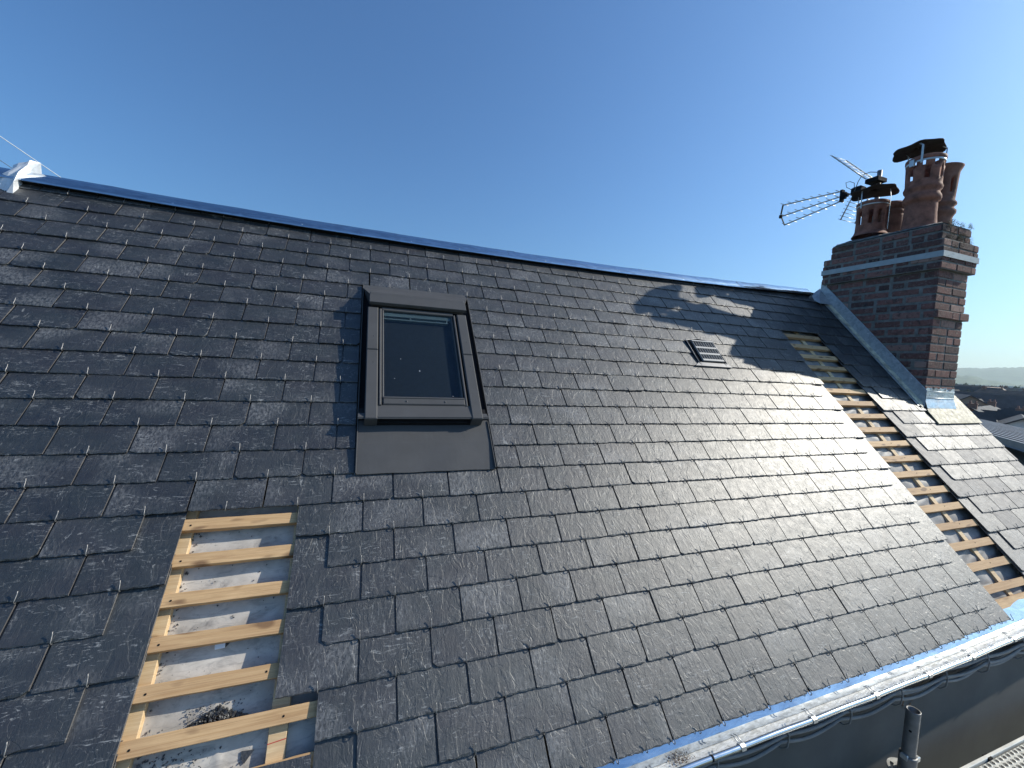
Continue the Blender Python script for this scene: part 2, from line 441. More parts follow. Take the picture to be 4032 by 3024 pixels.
def sub(iv, a, b):
    out = []
    for x0, x1 in iv:
        if b <= x0 or a >= x1: out.append((x0, x1)); continue
        if a - x0 > 0.015: out.append((x0, a))
        if x1 - b > 0.015: out.append((b, x1))
    return out
for r in range(-17, 9):
    odd = abs(r) % 2
    for k in range(-16, 20):
        u0 = k + 0.5 * odd; u1 = u0 + 1
        if r >= 1 and u0 >= -5.5 and u1 <= -3.0 + 0.01 and not (r == 8 and u0 == -4):
            if not (odd and u0 < -5.6): 
                if not odd or u0 <= -3.5: 
                    if odd and u0 == -3.5 and r < 7: pass
                    else: continue
        if odd and r >= 7 and u0 == -3.5: continue
        if r >= -10 and ((not odd and u0 in (12, 13)) or (odd and u0 in (11.5, 12.5, 13.5))): continue
        xm = (u0 + u1) / 2 * W
        vb = (r + 1) * E_ + U(-0.0012, 0.0012)
        if r == 8: vb = ve(xm)
        vt = vb - SLEN
        if r == 8 and u0 == -4: vt = 0.815
        vt = max(vt, rv(xm) - 0.045)
        if vt > vb - 0.01: continue
        g = U(0.0024, 0.0040)
        iv = [(u0 * W + g, u1 * W - U(0.0024, 0.0042))]
        iv = sub(iv, -9, X0); iv = sub(iv, X1, 9)
        if -1.12 < vb < 0.02: iv = sub(iv, -0.588, -0.002)
        if vb < -0.30: iv = sub(iv, 3.585, 9) if vb < -0.40 else sub(iv, 3.66, 9)
        elif vb < -0.20: iv = sub(iv, 3.60, 9)
        for a, b in iv:
            if b - a < 0.02: continue
            warm = U(0.25, 0.75) * (1.0 if a > 3.0 and vb > -0.45 else 0.0)
            one_slate(a, b, vb, vt, min(1, max(0, random.gauss(0.5, 0.30))), rnd(), warm)
        cx = xm
        for a, b in iv:
            if a + 0.01 < cx < b - 0.01: hooks.append((cx + U(-0.003, 0.003), vb))
        if r == 8:
            for a, b in iv:
                if u1 * W < X1 and abs(b - u1 * W) < 0.006: hooks.append((u1 * W, vb + 0.001))
slates = link('slate_covering', sm, M['slate'], house, ROOF)

# hooks: bent stainless wire holding each slate's lower edge
hk = MB()
hk.tube([(0, 0.030, -0.0095), (0, -0.0015, -0.0055), (0.0002, -0.0050, -0.003), (0.0004, -0.0052, 0.001), (0.0004, -0.0020, 0.0050), (0.0002, 0.009, 0.0062), (0, 0.0175, 0.0080), (0, 0.0225, 0.0110), (0, 0.0235, 0.0085)], 0.00145, 6)
hook_me = hk.mesh('slate_hook'); hook_me.materials.append(M['steel'])
def in_frame(p, m=0.02):
    q = RC.transposed() @ (Vector(p) - CAMP)
    if q.z <= 0.05: return False
    x, y = q.x / q.z * 1.6106, q.y / q.z * 1.6106
    return abs(x) < 2.016 + m and abs(y) < 1.512 + m
near = sorted([h for h in hooks if in_frame(P(h[0], h[1]))], key=lambda h: (P(h[0], h[1]) - CAMP).length)[:100]
ns = set(near)
for x, v in near:
    fr = ROOF @ Matrix.Translation((x, -v, 0.0012)) @ Matrix.Rotation(U(-0.08, 0.08), 4, 'Z')
    link('slate_hook', hook_me, None, slates, fr)
rest = MB()
base_v = [tuple(v.co) for v in hook_me.vertices]; base_f = [tuple(p.vertices) for p in hook_me.polygons]
for h in hooks:
    if h in ns: continue
    off = len(rest.v); mm = Matrix.Translation((h[0], -h[1], 0.0012)) @ Matrix.Rotation(U(-0.1, 0.1), 4, 'Z')
    for v in base_v: rest.V(mm @ Vector(v))
    rest.sm = True
    for f in base_f: rest.F([off + i for i in f])
link('slate_hook', rest, M['steel'], slates, ROOF, kind='stuff')

# ------------------------------------------------------------------ roof body under the slates
def rf(name, mb, m, parent=None, **k): return link(name, mb, m, parent or house, ROOF, **k)
mb = MB(); mb.box(X0, X1 - 0.01, -1.0, 1.60, -0.14, -0.115); rf('roof_deck', mb, M['deckwood'])
def sheet(x0, x1, v0, v1, h, amp, nx, ny, seed, wr=None):
    mb = MB(); mb.sm = True; g = []
    rs = random.Random(seed)
    waves = [(rs.uniform(6, 40), rs.uniform(10, 60), rs.uniform(0, 6.3), rs.uniform(0.3, 1)) for _ in range(9)]
    for j in range(ny + 1):
        row = []
        for i in range(nx + 1):
            x = x0 + (x1 - x0) * i / nx; v = v0 + (v1 - v0) * j / ny
            z = sum(math.sin(a * x + b * v + c) * d for a, b, c, d in waves) / 9
            if wr: z += wr(x, v)
            row.append(mb.V(L(x, v, h + amp * z)))
        g.append(row)
    for j in range(ny):
        for i in range(nx): mb.F([g[j][i], g[j + 1][i], g[j + 1][i + 1], g[j][i + 1]])
    return mb
rf('roofing_membrane', sheet(-1.18, -0.55, 0.06, 1.02, -0.064, 0.0060, 60, 90, 3, lambda x, v: 0.8 * math.exp(-((x + 0.90 - 0.25 * (v - 0.75)) / 0.006) ** 2) * (1 if v > 0.62 else 0)), M['membrane'], label='pale grey roofing membrane in the left gap')
def crum(x, v):
    t = ((v - 0.134) / E_) % 1.0
    return 1.0 * math.sin(math.pi * t) - 0.6 + 0.5 * math.sin(38 * x + 25 * v + 3 * math.sin(19 * v)) * math.sin(math.pi * t)
rf('roofing_membrane', sheet(2.52, 3.2, -1.25, 0.96, -0.054, 0.008, 70, 330, 5, crum), M['membrane_old'], label='dirty crumpled roofing membrane in the right gap')

BH = -0.0175; BT = 0.0245
def batten(x0, x1, v0, wd=0.038, tilt=0.0, h=BH):
    mb = MB()
    n = 10; pts = []
    for i in range(n + 1): pts.append(x0 + (x1 - x0) * i / n)
    rows = []
    for i, x in enumerate(pts):
        dv = tilt * (x - x0); j1, j2 = U(-0.0006, 0.0006), U(-0.0006, 0.0006)
        ring = [L(x, v0 + dv + j1 + 0.0012, h), L(x, v0 + wd + dv + j2 - 0.0012, h), L(x, v0 + wd + dv + j2, h - 0.0012), L(x, v0 + wd + dv + j2, h - BT), L(x, v0 + dv + j1, h - BT), L(x, v0 + dv + j1, h - 0.0012)]
        rows.append([mb.V(p) for p in ring])
    for A, B in zip(rows, rows[1:]):
        for k in range(6): mb.F([A[k], A[(k + 1) % 6], B[(k + 1) % 6], B[k]])
    mb.F(rows[0]); mb.F(rows[-1][::-1])
    return rf('batten', mb, M['batten'])
nail_mb = MB(); nail_mb.lathe([(0.0001, 0.0012), (0.0028, 0.001), (0.003, 0.0)], 0, 0, 8)
nail_me = nail_mb.mesh('nail'); nail_me.materials.append(M['black'])
def nail(x, v, h, parent, s=1.0): link('nail', nail_me, None, parent, ROOF @ Matrix.Translation((x, -v, h)) @ Matrix.Scale(s, 4))
for k in range(0, 6):
    bt = batten(-1.16, -0.60 if k == 5 else -0.74, 0.134 + E_ * k, 0.038, U(-0.004, 0.004))
    nail(-1.078 + U(-0.006, 0.006), 0.155 + E_ * k, BH, bt)
    if k >= 4: nail(-0.742 if k == 5 else -0.80, 0.153 + E_ * k, BH, bt)
batten(-0.90, -0.62, 0.815, 0.036, -0.02)
for k in range(-11, 6):
    bt = batten(2.56, 3.14, 0.134 + E_ * k, 0.040 + U(-0.003, 0.004), U(-0.004, 0.004))
    nail(2.89 + U(-0.01, 0.01), 0.152 + E_ * k, BH, bt)
batten(2.56, 3.14, 0.815, 0.040); batten(2.56, 3.14, 0.885, 0.045)
CBH = BH - BT
def cbat(x0, x1, v0, v1):
    mb = MB(); mb.cbox(x0, x1, -v1, -v0, CBH - 0.021, CBH - 0.0002, 0.0012)
    # grain runs down the slope, so the object is turned a quarter
    fr = ROOF
    return rf('counter_batten', mb, M['cbatten'])
cbat(-1.135, -1.082, 0.05, 1.0); cbat(-0.778, -0.732, 0.05, 1.0); cbat(2.872, 2.912, -1.25, 0.96)
# red pencil mark on the second counter batten is part of its surface
mb = MB(); mb.prism([(-0.778, -0.772), (-0.732, -0.768), (-0.732, -0.770), (-0.778, -0.774)], CBH - 0.0002, CBH + 0.0003)
M['red'] = simple('red_crayon', (0.45, 0.03, 0.03), 0.7)
rf('red_mark', mb, M['red'])

# back slope, walls
ym = 1.11; 
mb = MB(); mb.t = 0.5
xs = [X0 + (X1 - X0) * i / 24 for i in range(25)]
for a, b in zip(xs, xs[1:]):
    pa, pb = P(a, rv(a) - 0.075, -0.01), P(b, rv(b) - 0.075, -0.01)
    mb.poly([pa, pb, (b, 3.1, -1.0), (a, 3.1, -1.0)])
    mb.poly([(a, 3.1, -1.04), (b, 3.1, -1.04), (b, pb.y, pb.z - 0.04), (a, pa.y, pa.z - 0.04)])
link('back_roof_slope', mb, M['slate'], house)
mb = MB(); mb.box(X0 + 0.02, X1 - 0.04, -0.60, 2.9, GZ, -0.88); link('wall', mb, M['render'], house)
mb = MB(); y1, z1 = 1.10, 1.12
for xx in (X1 - 0.04, X0 + 0.04):
    a = [(xx, -0.56, -0.86), (xx, 2.9, -0.86), (xx, 1.16, 1.10), (xx, 1.05, 1.02)]
    t = 0.02
    mb.poly(a); mb.poly([(p[0] - t, p[1], p[2]) for p in a][::-1])
    for i in range(4):
        p, q = a[i], a[(i + 1) % 4]; mb.poly([p, (p[0] - t, p[1], p[2]), (q[0] - t, q[1], q[2]), q])
link('gable_wall', mb, M['render'], house)
mb = MB(); mb.box(-3.2, X1 - 0.06, -0.610, -0.56, -0.90, -0.86); link('soffit', mb, M['render'], house)

# ------------------------------------------------------------------ ridge capping
mb = MB()
N = 60
rows = []
for i in range(N + 1):
    x = X0 + (3.47 - X0) * i / N
    r0 = rv(x); wob = 0.0006 * math.sin(x * 9) + 0.0004 * math.sin(x * 23)
    if x > 1.0: wob += (x - 1.0) * 0.0006 * math.sin(x * 37) + (x - 1.0) * 0.0004 * math.sin(x * 61)
    A = P(x, r0 - 0.001, 0.021 + wob); B = P(x, r0, 0.0245 + wob); C_ = P(x, r0 - 0.007, 0.029 + wob); D_ = P(x, r0 - 0.086, 0.020 + wob * 2)
    top = Vector((x, D_.y + 0.012, D_.z + 0.004))
    Eb = Vector((x, top.y + 0.09, top.z - 0.085)); F_ = Vector((x, D_.y + 0.0, D_.z - 0.05))
    rows.append([mb.V(p) for p in (A, B, C_, D_, top, Eb)])
for a, b in zip(rows, rows[1:]):
    for k in range(5): mb.sm = k >= 2; mb.F([a[k], a[k + 1], b[k + 1], b[k]])
mb.sm = False
ridge = link('ridge_capping', mb, M['zinc_ridge'], house)
mb = MB()
for i in range(N):
    x = X0 + (3.47 - X0) * i / N; x2 = X0 + (3.47 - X0) * (i + 1) / N
    mb.quad(P(x, rv(x) - 0.012, 0.026), P(x2, rv(x2) - 0.012, 0.026), P(x2, rv(x2) - 0.014, -0.02), P(x, rv(x) - 0.014, -0.02))
link('ridge_gap_shade', mb, M['gap_shade'], house)  # shade under the ridge lip painted as a near-black strip
scr = MB(); scr.lathe([(0.0001, 0.003), (0.004, 0.0022), (0.0055, 0.0)], 0, 0, 10)
scr_me = scr.mesh('screw'); scr_me.materials.append(M['bead'])
scr_dk = scr.mesh('screw'); scr_dk.materials.append(M['frame'])
x = -1.86
while x < 3.4:
    link('screw', scr_me, None, ridge, ROOF @ Matrix.Translation((x, -(rv(x) - 0.017), 0.026)))
    x += 0.31
for xj in (0.35, 1.45, 2.5):
    mb = MB(); pts = [(P(xj + d, rv(xj) - 0.010 - 0.0757 * t, 0.0275 - 0.006 * t + 0.0012)) for d, t in ((0, 0), (0.05, 0), (0.05, 1), (0, 1))]
    mb.poly(pts); mb.poly([p + Vector((0, 0.001, -0.001)) for p in pts][::-1]); link('ridge_joint', mb, M['zinc_ridge'], ridge)
# crumpled end sleeve
mb = MB(); mb.sm = False
prof = [(0.11, -0.02), (0.03, 0.022), (-0.03, 0.045), (-0.085, 0.062), (-0.128, 0.066), (-0.155, 0.03)]
rs = random.Random(11); gr = []
for i in range(7):
    x = -2.285 + 0.021 * i; lo = (6 - i) / 6.0
    gr.append([mb.V(P(x + rs.uniform(-0.008, 0.008) + 0.03 * j / 5 - 0.01, rv(-2.2) + dv * (1 - 0.6 * lo) + rs.uniform(-0.006, 0.006), h * (1 - 1.0 * lo) + rs.uniform(-0.007, 0.007))) for j, (dv, h) in enumerate(prof)])
back = [mb.V(P(-2.285 + 0.021 * i, rv(-2.2) - 0.14, -0.05)) for i in range(7)]
for i in range(7): gr[i].append(back[i])
for a, b in zip(gr, gr[1:]):
    for k in range(6): mb.F([a[k], a[k + 1], b[k + 1], b[k]])
mb.F([gr[6][k] for k in range(7)])
M['lead'] = simple('whitened_zinc', (0.72, 0.74, 0.76), 0.5, 0.3, 0.2, 30, 0.5, 40)
link('ridge_end_sleeve', mb, M['lead'], house)

# ------------------------------------------------------------------ rooflight
sk = MB()
sk.cbox(-0.549, -0.048, 0.214, 0.99, -0.01, 0.046, 0.003)
sky_o = rf('skylight', sk, M['frame_dark'])
def sp(name, mb, m, **k): return link(name, mb, m, sky_o, ROOF, **k)
for s0, s1, ex in ((-0.583, -0.549, -0.583), (-0.048, 0.001, -0.0035)):
    t_ = MB(); t_.cbox(s0, s1, 0.215, 1.125, -0.03, -0.008, 0.001); fl_ = sp('flashing', t_, M['frame_dark']); t_ = MB(); t_.cbox(ex, ex + 0.0045, 0.0, 1.125, -0.012, 0.0105, 0.001); link('upstand', t_, M['frame'], fl_, ROOF)  # near-black trays: shade of the side channels put into their colour
mb = MB(); pts = [(-0.583, -1.128, 0.004), (0.0, -1.130, 0.004), (-0.003, -1.095, 0.010), (-0.040, -0.990, 0.066), (-0.549, -0.990, 0.066), (-0.580, -1.095, 0.010)]
q = [mb.V(L(*p)) for p in pts]
b = [mb.V(L(p[0], p[1], -0.01)) for p in pts]
mb.F([q[0], q[5], q[2], q[1]]); mb.F([q[5], q[4], q[3], q[2]]);
for i in range(6): mb.F([q[i], q[(i + 1) % 6], b[(i + 1) % 6], b[i]])
sp('head_flashing', mb, M['frame'])
mb = MB(); mb.cbox(-0.548, -0.046, 0.906, 0.968, 0.066, 0.086, 0.002); mb.cbox(-0.540, -0.054, 0.918, 0.975, 0.040, 0.067, 0.001); mb.cbox(-0.546, -0.048, 0.972, 0.992, 0.046, 0.079, 0.003); sp('hood', mb, M['frame'])
for x0, x1 in ((-0.555, -0.504), (-0.098, -0.047)):
    for v0, v1 in ((-0.890, -0.600), (-0.598, -0.212)):
        mb = MB(); mb.cbox(x0, x1, -v1, -v0, 0.012, 0.0665, 0.004); c = sp('side_cover', mb, M['frame'])
for x0, x1 in ((-0.555, -0.504), (-0.098, -0.047)):
    for v in (-0.685, -0.52):
        link('screw', scr_dk, None, sky_o, ROOF @ Matrix.Translation(((x0 + x1) / 2 + 0.006, -v, 0.0665)) @ Matrix.Scale(0.55, 4))
mb = MB()      # sash rails
mb.cbox(-0.500, -0.488, 0.283, 0.885, 0.03, 0.066, 0.004); mb.cbox(-0.486, -0.477, 0.300, 0.885, 0.03, 0.058, 0.003)
mb.cbox(-0.118, -0.108, 0.283, 0.885, 0.03, 0.062, 0.003); mb.cbox(-0.130, -0.121, 0.300, 0.885, 0.03, 0.054, 0.003)
mb.cbox(-0.487, -0.118, 0.880, 0.900, 0.03, 0.060, 0.003)
sp('sash', mb, M['frame'])
mb = MB(); mb.cbox(-0.482, -0.120, 0.287, 0.326, 0.045, 0.064, 0.004); mb.cbox(-0.482, -0.122, 0.318, 0.327, 0.045, 0.067, 0.002)
sc_ = sp('sash_cover', mb, M['frame'])
for x in (-0.382, -0.212): link('screw', scr_dk, None, sky_o, ROOF @ Matrix.Translation((x, 0.303, 0.064)))
mb = MB()      # sloping lower frame cover
a = [L(-0.504, -0.286, 0.058), L(-0.098, -0.286, 0.058), L(-0.098, -0.222, 0.0635), L(-0.504, -0.222, 0.0635)]
mb.poly(a[::-1]); mb.poly([L(-0.580, -0.2225, 0.063), L(-0.022, -0.2225, 0.063), L(-0.022, -0.2155, 0.058), L(-0.580, -0.2155, 0.058)][::-1])

mb.poly([L(-0.580, -0.2225, 0.063), L(-0.580, -0.25, 0.050), L(-0.022, -0.25, 0.050), L(-0.022, -0.2225, 0.063)])
sp('lower_cover', mb, M['frame'])
mb = MB(); mb.box(-0.576, -0.026, 0.240, 0.275, -0.01, 0.0482); sp('frame_side', mb, M['frame_dark'])  # near-black front: shade below the lip put into its colour
mb = MB()      # apron
xa0, xa1 = -0.579, -0.010; g = []
pr = [(-0.240, 0.009), (-0.205, 0.0088), (-0.125, 0.0095), (-0.060, 0.0065), (-0.003, 0.0030), (0.006, 0.0025), (0.0062, -0.002)]
nx = 24
for v, h in pr:
    g.append([mb.V(L(xa0 + (xa1 - xa0) * i / nx, v + 0.003 * math.sin(i * 0.9) * (v > -0.1) * 0.3, h + 0.0012 * math.sin(i * 0.5 + v * 9))) for i in range(nx + 1)])
for j in range(len(pr) - 1):
    for i in range(nx): mb.sm = False; mb.F([g[j][i], g[j + 1][i], g[j + 1][i + 1], g[j][i + 1]])
mb.cbox(-0.5825, -0.5785, -0.006, 0.235, -0.01, 0.014, 0.001); mb.cbox(-0.0125, -0.0085, -0.004, 0.235, -0.01, 0.014, 0.001)
mb.box(-0.0085, 0.001, 0.0, 0.235, -0.01, 0.0015)
sp('apron', mb, M['frame'])
# glass, with the blind and its rail behind it
m, nt, b = mat('window_glass'); nt.nodes.remove(b)
gl = nd(nt, 'ShaderNodeBsdfGlossy'); gl.inputs['Roughness'].default_value = 0.02; gl.inputs['Color'].default_value = (0.85, 0.95, 1, 1)
tr = nd(nt, 'ShaderNodeBsdfTransparent'); tr.inputs['Color'].default_value = (0.80, 0.86, 0.88, 1)
fr_ = nd(nt, 'ShaderNodeFresnel'); fr_.inputs['IOR'].default_value = 1.45
mx = nd(nt, 'ShaderNodeMixShader'); gg = nd(nt, 'ShaderNodeNewGeometry'); nt.links.new(mth(nt, 'MULTIPLY', fr_.outputs[0], mth(nt, 'SUBTRACT', 1.0, gg.outputs['Backfacing'])), mx.inputs[0]); nt.links.new(tr.outputs[0], mx.inputs[1]); nt.links.new(gl.outputs[0], mx.inputs[2])
nt.links.new(mx.outputs[0], nt.nodes['Material Output'].inputs['Surface']); M['glass'] = m
sk2 = MB(); sk2.cbox(-0.549, -0.048, 0.214, 0.99, -0.01, 0.0300, 0.001)
sky_o.data = sk2.mesh('skylight'); sky_o.data.materials.append(M['frame_dark'])
mb = MB(); mb.box(-0.479, -0.128, 0.322, 0.888, 0.0475, 0.0505); sp('glass', mb, M['glass'])
mb = MB(); mb.box(-0.478, -0.129, 0.322, 0.852, 0.0302, 0.0312); sp('blind', mb, M['blind'])
mb = MB(); mb.box(-0.476, -0.131, 0.852, 0.884, 0.0302, 0.0465); mb.box(-0.476, -0.150, 0.828, 0.836, 0.0315, 0.046); mb.box(-0.347, -0.339, 0.836, 0.852, 0.0315, 0.045); mb.box(-0.156, -0.149, 0.828, 0.852, 0.0315, 0.045)
sp('blind_rail', mb, M['rail'])
mb = MB()
for x, v, r in ((-0.40, -0.56, 0.0018), (-0.315, -0.49, 0.0025), (-0.43, -0.44, 0.0015), (-0.17, -0.345, 0.0015)):
    mb.prism([(x + r * math.cos(a) * U(0.7, 1.2), -v + r * math.sin(a) * U(0.7, 1.2)) for a in (0, 1.0, 2.1, 3.1, 4.2, 5.3)], 0.0506, 0.0514)
sp('droppings', mb, M['white'])

# ------------------------------------------------------------------ roof vent
mb = MB(); o_ = [(1.530, 0.907), (1.641, 0.928), (1.765, 0.908), (1.772, 0.698), (1.530, 0.698)]
mb.prism(o_[::-1], -0.008, 0.0045); ven = rf('roof_vent', mb, M['gap_shade'])  # black plate over the slates paints the shaded recess round the grille
mb = MB(); mb.prism([(1.528, 0.704), (1.775, 0.702), (1.800, 0.671), (1.487, 0.674)][::-1], -0.004, 0.0070)
for i in range(4):
    a, b2 = o_[i], o_[i + 1] if i < 3 else o_[3]
a0 = o_[4]; rimpts = [o_[4], o_[0], o_[1], o_[2], o_[3]]
mb.tube([(p[0], p[1], 0.006) for p in rimpts], 0.0035, 5)
link('vent_rim', mb, M['vent'], ven, ROOF)
mb = MB(); gx0, gx1, gy0, gy1 = 1.566, 1.750, 0.716, 0.898
mb.sm = False
ZB, ZT = 0.0060, 0.0180
mb.cbox(gx0, gx1, 0.890, 0.902, ZB, ZT, 0.001)
rowy = [0.716, 0.772, 0.829, 0.890]
for yb in rowy[:3]: mb.cbox(gx0, gx1, yb - 0.004, yb + 0.013, ZB, ZT, 0.001)
for a, b2 in zip(rowy, rowy[1:]):
    for i in range(9):
        xx = gx0 + 0.004 + (gx1 - gx0 - 0.008) * i / 8; mb.cbox(xx - 0.0019, xx + 0.0019, a + 0.0135, b2 - 0.0045, ZB, ZT - 0.001, 0.0008)
link('grille', mb, M['grille'], ven, ROOF)

# ------------------------------------------------------------------ chimney
CX0, CX1, CY0, CY1 = 3.64, 4.045, 0.262, 1.10
def bricks(mb, x0, x1, y0, y1, z0, z1, course=0.0665, jf=0.011, tones=(0, 1), bl=0.205):
    n = max(1, round((z1 - z0) / course)); c = (z1 - z0) / n
    for k in range(n):
        za = z0 + k * c + jf * 0.5; zb = z0 + (k + 1) * c - jf * 0.5
        st = k % 2
        for side in range(4):
            ln = (x1 - x0) if side in (0, 2) else (y1 - y0)
            p = 0.0; first = True
            while p < ln - 0.01:
                bw = bl if (st + side) % 2 == 0 else bl * 0.5
                if first and (st + side) % 2: bw = bl * 0.5
                elif not first: bw = bl if rnd() < 0.72 else bl * 0.5
                first = False
                e = min(ln, p + bw)
                if ln - e < 0.045: e = ln
                jj = jf * (0.5 if side != 3 else 0.9); a, b = p + jj, e - jj
                if p == 0: a = 0
                if e == ln: b = ln
                if side % 2 == 1 and p == 0: a = jf * 0.8
                if side % 2 == 1 and e == ln: b = ln - jf * 0.8
                j = [U(-0.0025, 0.0015) for _ in range(3)]
                mb.t = min(1, max(0, random.gauss(0.45, 0.26)))
                d = 0.03; o = j[0]
                if side == 0: mb.cbox_any(x0 + a, x0 + b, y0 - o, y0 + d, za + j[1] * .5, zb + j[2] * .5, 1)
                if side == 2: mb.cbox_any(x0 + a, x0 + b, y1 - d, y1 + o, za, zb, 1)
                if side == 3: mb.cbox_any(x0 - o, x0 + d, y0 + a, y0 + b, za + 0.003 + j[1] * .5, zb - 0.003 + j[2] * .5, 0)
                if side == 1: mb.cbox_any(x1 - d, x1 + o, y0 + a, y0 + b, za, zb, 0)
                p = e
def cbox_any(s, x0, x1, y0, y1, z0, z1, ax):
    """brick with slightly worn (chamfered) arrises all round"""
    c = 0.0028
    P8 = []
    xs, ys, zs = (x0, x1), (y0, y1), (z0, z1)
    def V(i, j, k, ax_): 
        p = [xs[i], ys[j], zs[k]]; sg = (1 if i == 0 else -1, 1 if j == 0 else -1, 1 if k == 0 else -1)
        for a in range(3):
            if a != ax_: p[a] += sg[a] * c * (0.6 + 0.8 * ((i * 7 + j * 13 + k * 5 + a * 3 + int(x0 * 991)) % 5) / 5)
        return s.V(p)
    idx = {(i, j, k, a): V(i, j, k, a) for i in (0, 1) for j in (0, 1) for k in (0, 1) for a in range(3)}
    F = s.F
    for i in (0, 1): q = [idx[(i, 0, 0, 0)], idx[(i, 1, 0, 0)], idx[(i, 1, 1, 0)], idx[(i, 0, 1, 0)]]; F(q if i else q[::-1])
    for j in (0, 1): q = [idx[(0, j, 0, 1)], idx[(1, j, 0, 1)], idx[(1, j, 1, 1)], idx[(0, j, 1, 1)]]; F(q if not j else q[::-1])
    for k in (0, 1): q = [idx[(0, 0, k, 2)], idx[(1, 0, k, 2)], idx[(1, 1, k, 2)], idx[(0, 1, k, 2)]]; F(q if k else q[::-1])
    for i in (0, 1):
        for j in (0, 1): F([idx[(i, j, 0, 0)], idx[(i, j, 1, 0)], idx[(i, j, 1, 1)], idx[(i, j, 0, 1)]])
        for k in (0, 1): F([idx[(i, 0, k, 0)], idx[(i, 1, k, 0)], idx[(i, 1, k, 2)], idx[(i, 0, k, 2)]])
    for j in (0, 1):
        for k in (0, 1): F([idx[(0, j, k, 1)], idx[(1, j, k, 1)], idx[(1, j, k, 2)], idx[(0, j, k, 2)]])
    for i in (0, 1):
        for j in (0, 1):
            for k in (0, 1): F([idx[(i, j, k, 0)], idx[(i, j, k, 1)], idx[(i, j, k, 2)]])
MB.cbox_any = cbox_any
mb = MB()
bricks(mb, CX0, CX1, CY0, CY1, 0.05, 0.985, jf=0.014)
bricks(mb, CX0 - 0.001, CX1 + 0.034, CY0 - 0.022, CY1 + 0.02, 0.985, 1.052, jf=0.012)
bricks(mb, CX0, CX1, CY0, CY1, 1.052, 1.365, jf=0.014)
bricks(mb, CX0 - 0.034, CX1 + 0.040, CY0 - 0.026, CY1 + 0.022, 1.365, 1.598, jf=0.012)
bricks(mb, CX0 - 0.002, CX1 - 0.015, CY0 + 0.006, CY1 - 0.02, 1.598, 1.722, jf=0.013)
chim = link('chimney', mb, M['brick'], house, label='brick chimney stack with four clay pots at the right end of the roof')
def ch(name, mb, m, frame=IDN, **k): return link(name, mb, m, chim, frame, **k)
mb = MB(); q = 0.0045
mb.box(CX0 + q, CX1 - q, CY0 + q, CY1 - q, -0.3, 0.99)
mb.box(CX0 - 0.001 + q, CX1 + 0.034 - q, CY0 - 0.022 + q, CY1 + 0.02 - q, 0.9905, 1.050)
mb.box(CX0 + q, CX1 - q, CY0 + q, CY1 - q, 1.0505, 1.366)
mb.box(CX0 - 0.034 + q, CX1 + 0.040 - q, CY0 - 0.026 + q, CY1 + 0.022 - q, 1.3665, 1.5965)
mb.box(CX0 + q, CX1 - 0.02, CY0 + 0.006 + q, CY1 - 0.02 - q, 1.597, 1.722)
ch('mortar', mb, M['mortar'])
# mortar flaunching, heaped round the pots
mb = MB(); mb.sm = True; n1, n2 = 18, 34; g = []
for j in range(n2 + 1):
    row = []
    for i in range(n1 + 1):
        s_, t_ = i / n1, j / n2
        x = CX0 - 0.001 + (CX1 - CX0 - 0.02) * s_; y = CY0 + 0.008 + (CY1 - CY0 - 0.035) * t_
        e = min(s_, 1 - s_, (t_) * 1.3, (1 - t_) * 0.8) * 2
        z = 1.722 + (0.004 if e <= 0 else 0.012 + 0.060 * min(1, e * 1.2) ** 0.8 * (0.4 + 0.9 * t_) + U(-0.004, 0.004))
        row.append(mb.V((x + U(-.002, .002), y, z)))
    g.append(row)
for j in range(n2):
    for i in range(n1): mb.F([g[j][i], g[j][i + 1], g[j + 1][i + 1], g[j + 1][i]])
ch('flaunching', mb, M['cap_mortar'])
# pale strap round the corbel
mb = MB(); o1 = 0.0385
def hoop(mb, x0, x1, y0, y1, z0, z1, t):
    A = [(x0, y0), (x1, y0), (x1, y1), (x0, y1)]; B = [(x0 - t, y0 - t), (x1 + t, y0 - t), (x1 + t, y1 + t), (x0 - t, y1 + t)]
    for k in range(4):
        p, q_, r_, s_ = A[k], A[(k + 1) % 4], B[(k + 1) % 4], B[k]
        mb.quad((s_[0], s_[1], z0), (r_[0], r_[1], z0), (r_[0], r_[1], z1), (s_[0], s_[1], z1))
        mb.quad((s_[0], s_[1], z1), (r_[0], r_[1], z1), (q_[0], q_[1], z1), (p[0], p[1], z1))
        mb.quad((p[0], p[1], z0), (q_[0], q_[1], z0), (r_[0], r_[1], z0), (s_[0], s_[1], z0))
hoop(mb, CX0 - 0.038, CX1 + 0.044, CY0 - 0.030, CY1 + 0.026, 1.455, 1.500, 0.0035)
ch('strap_band', mb, M['band'])

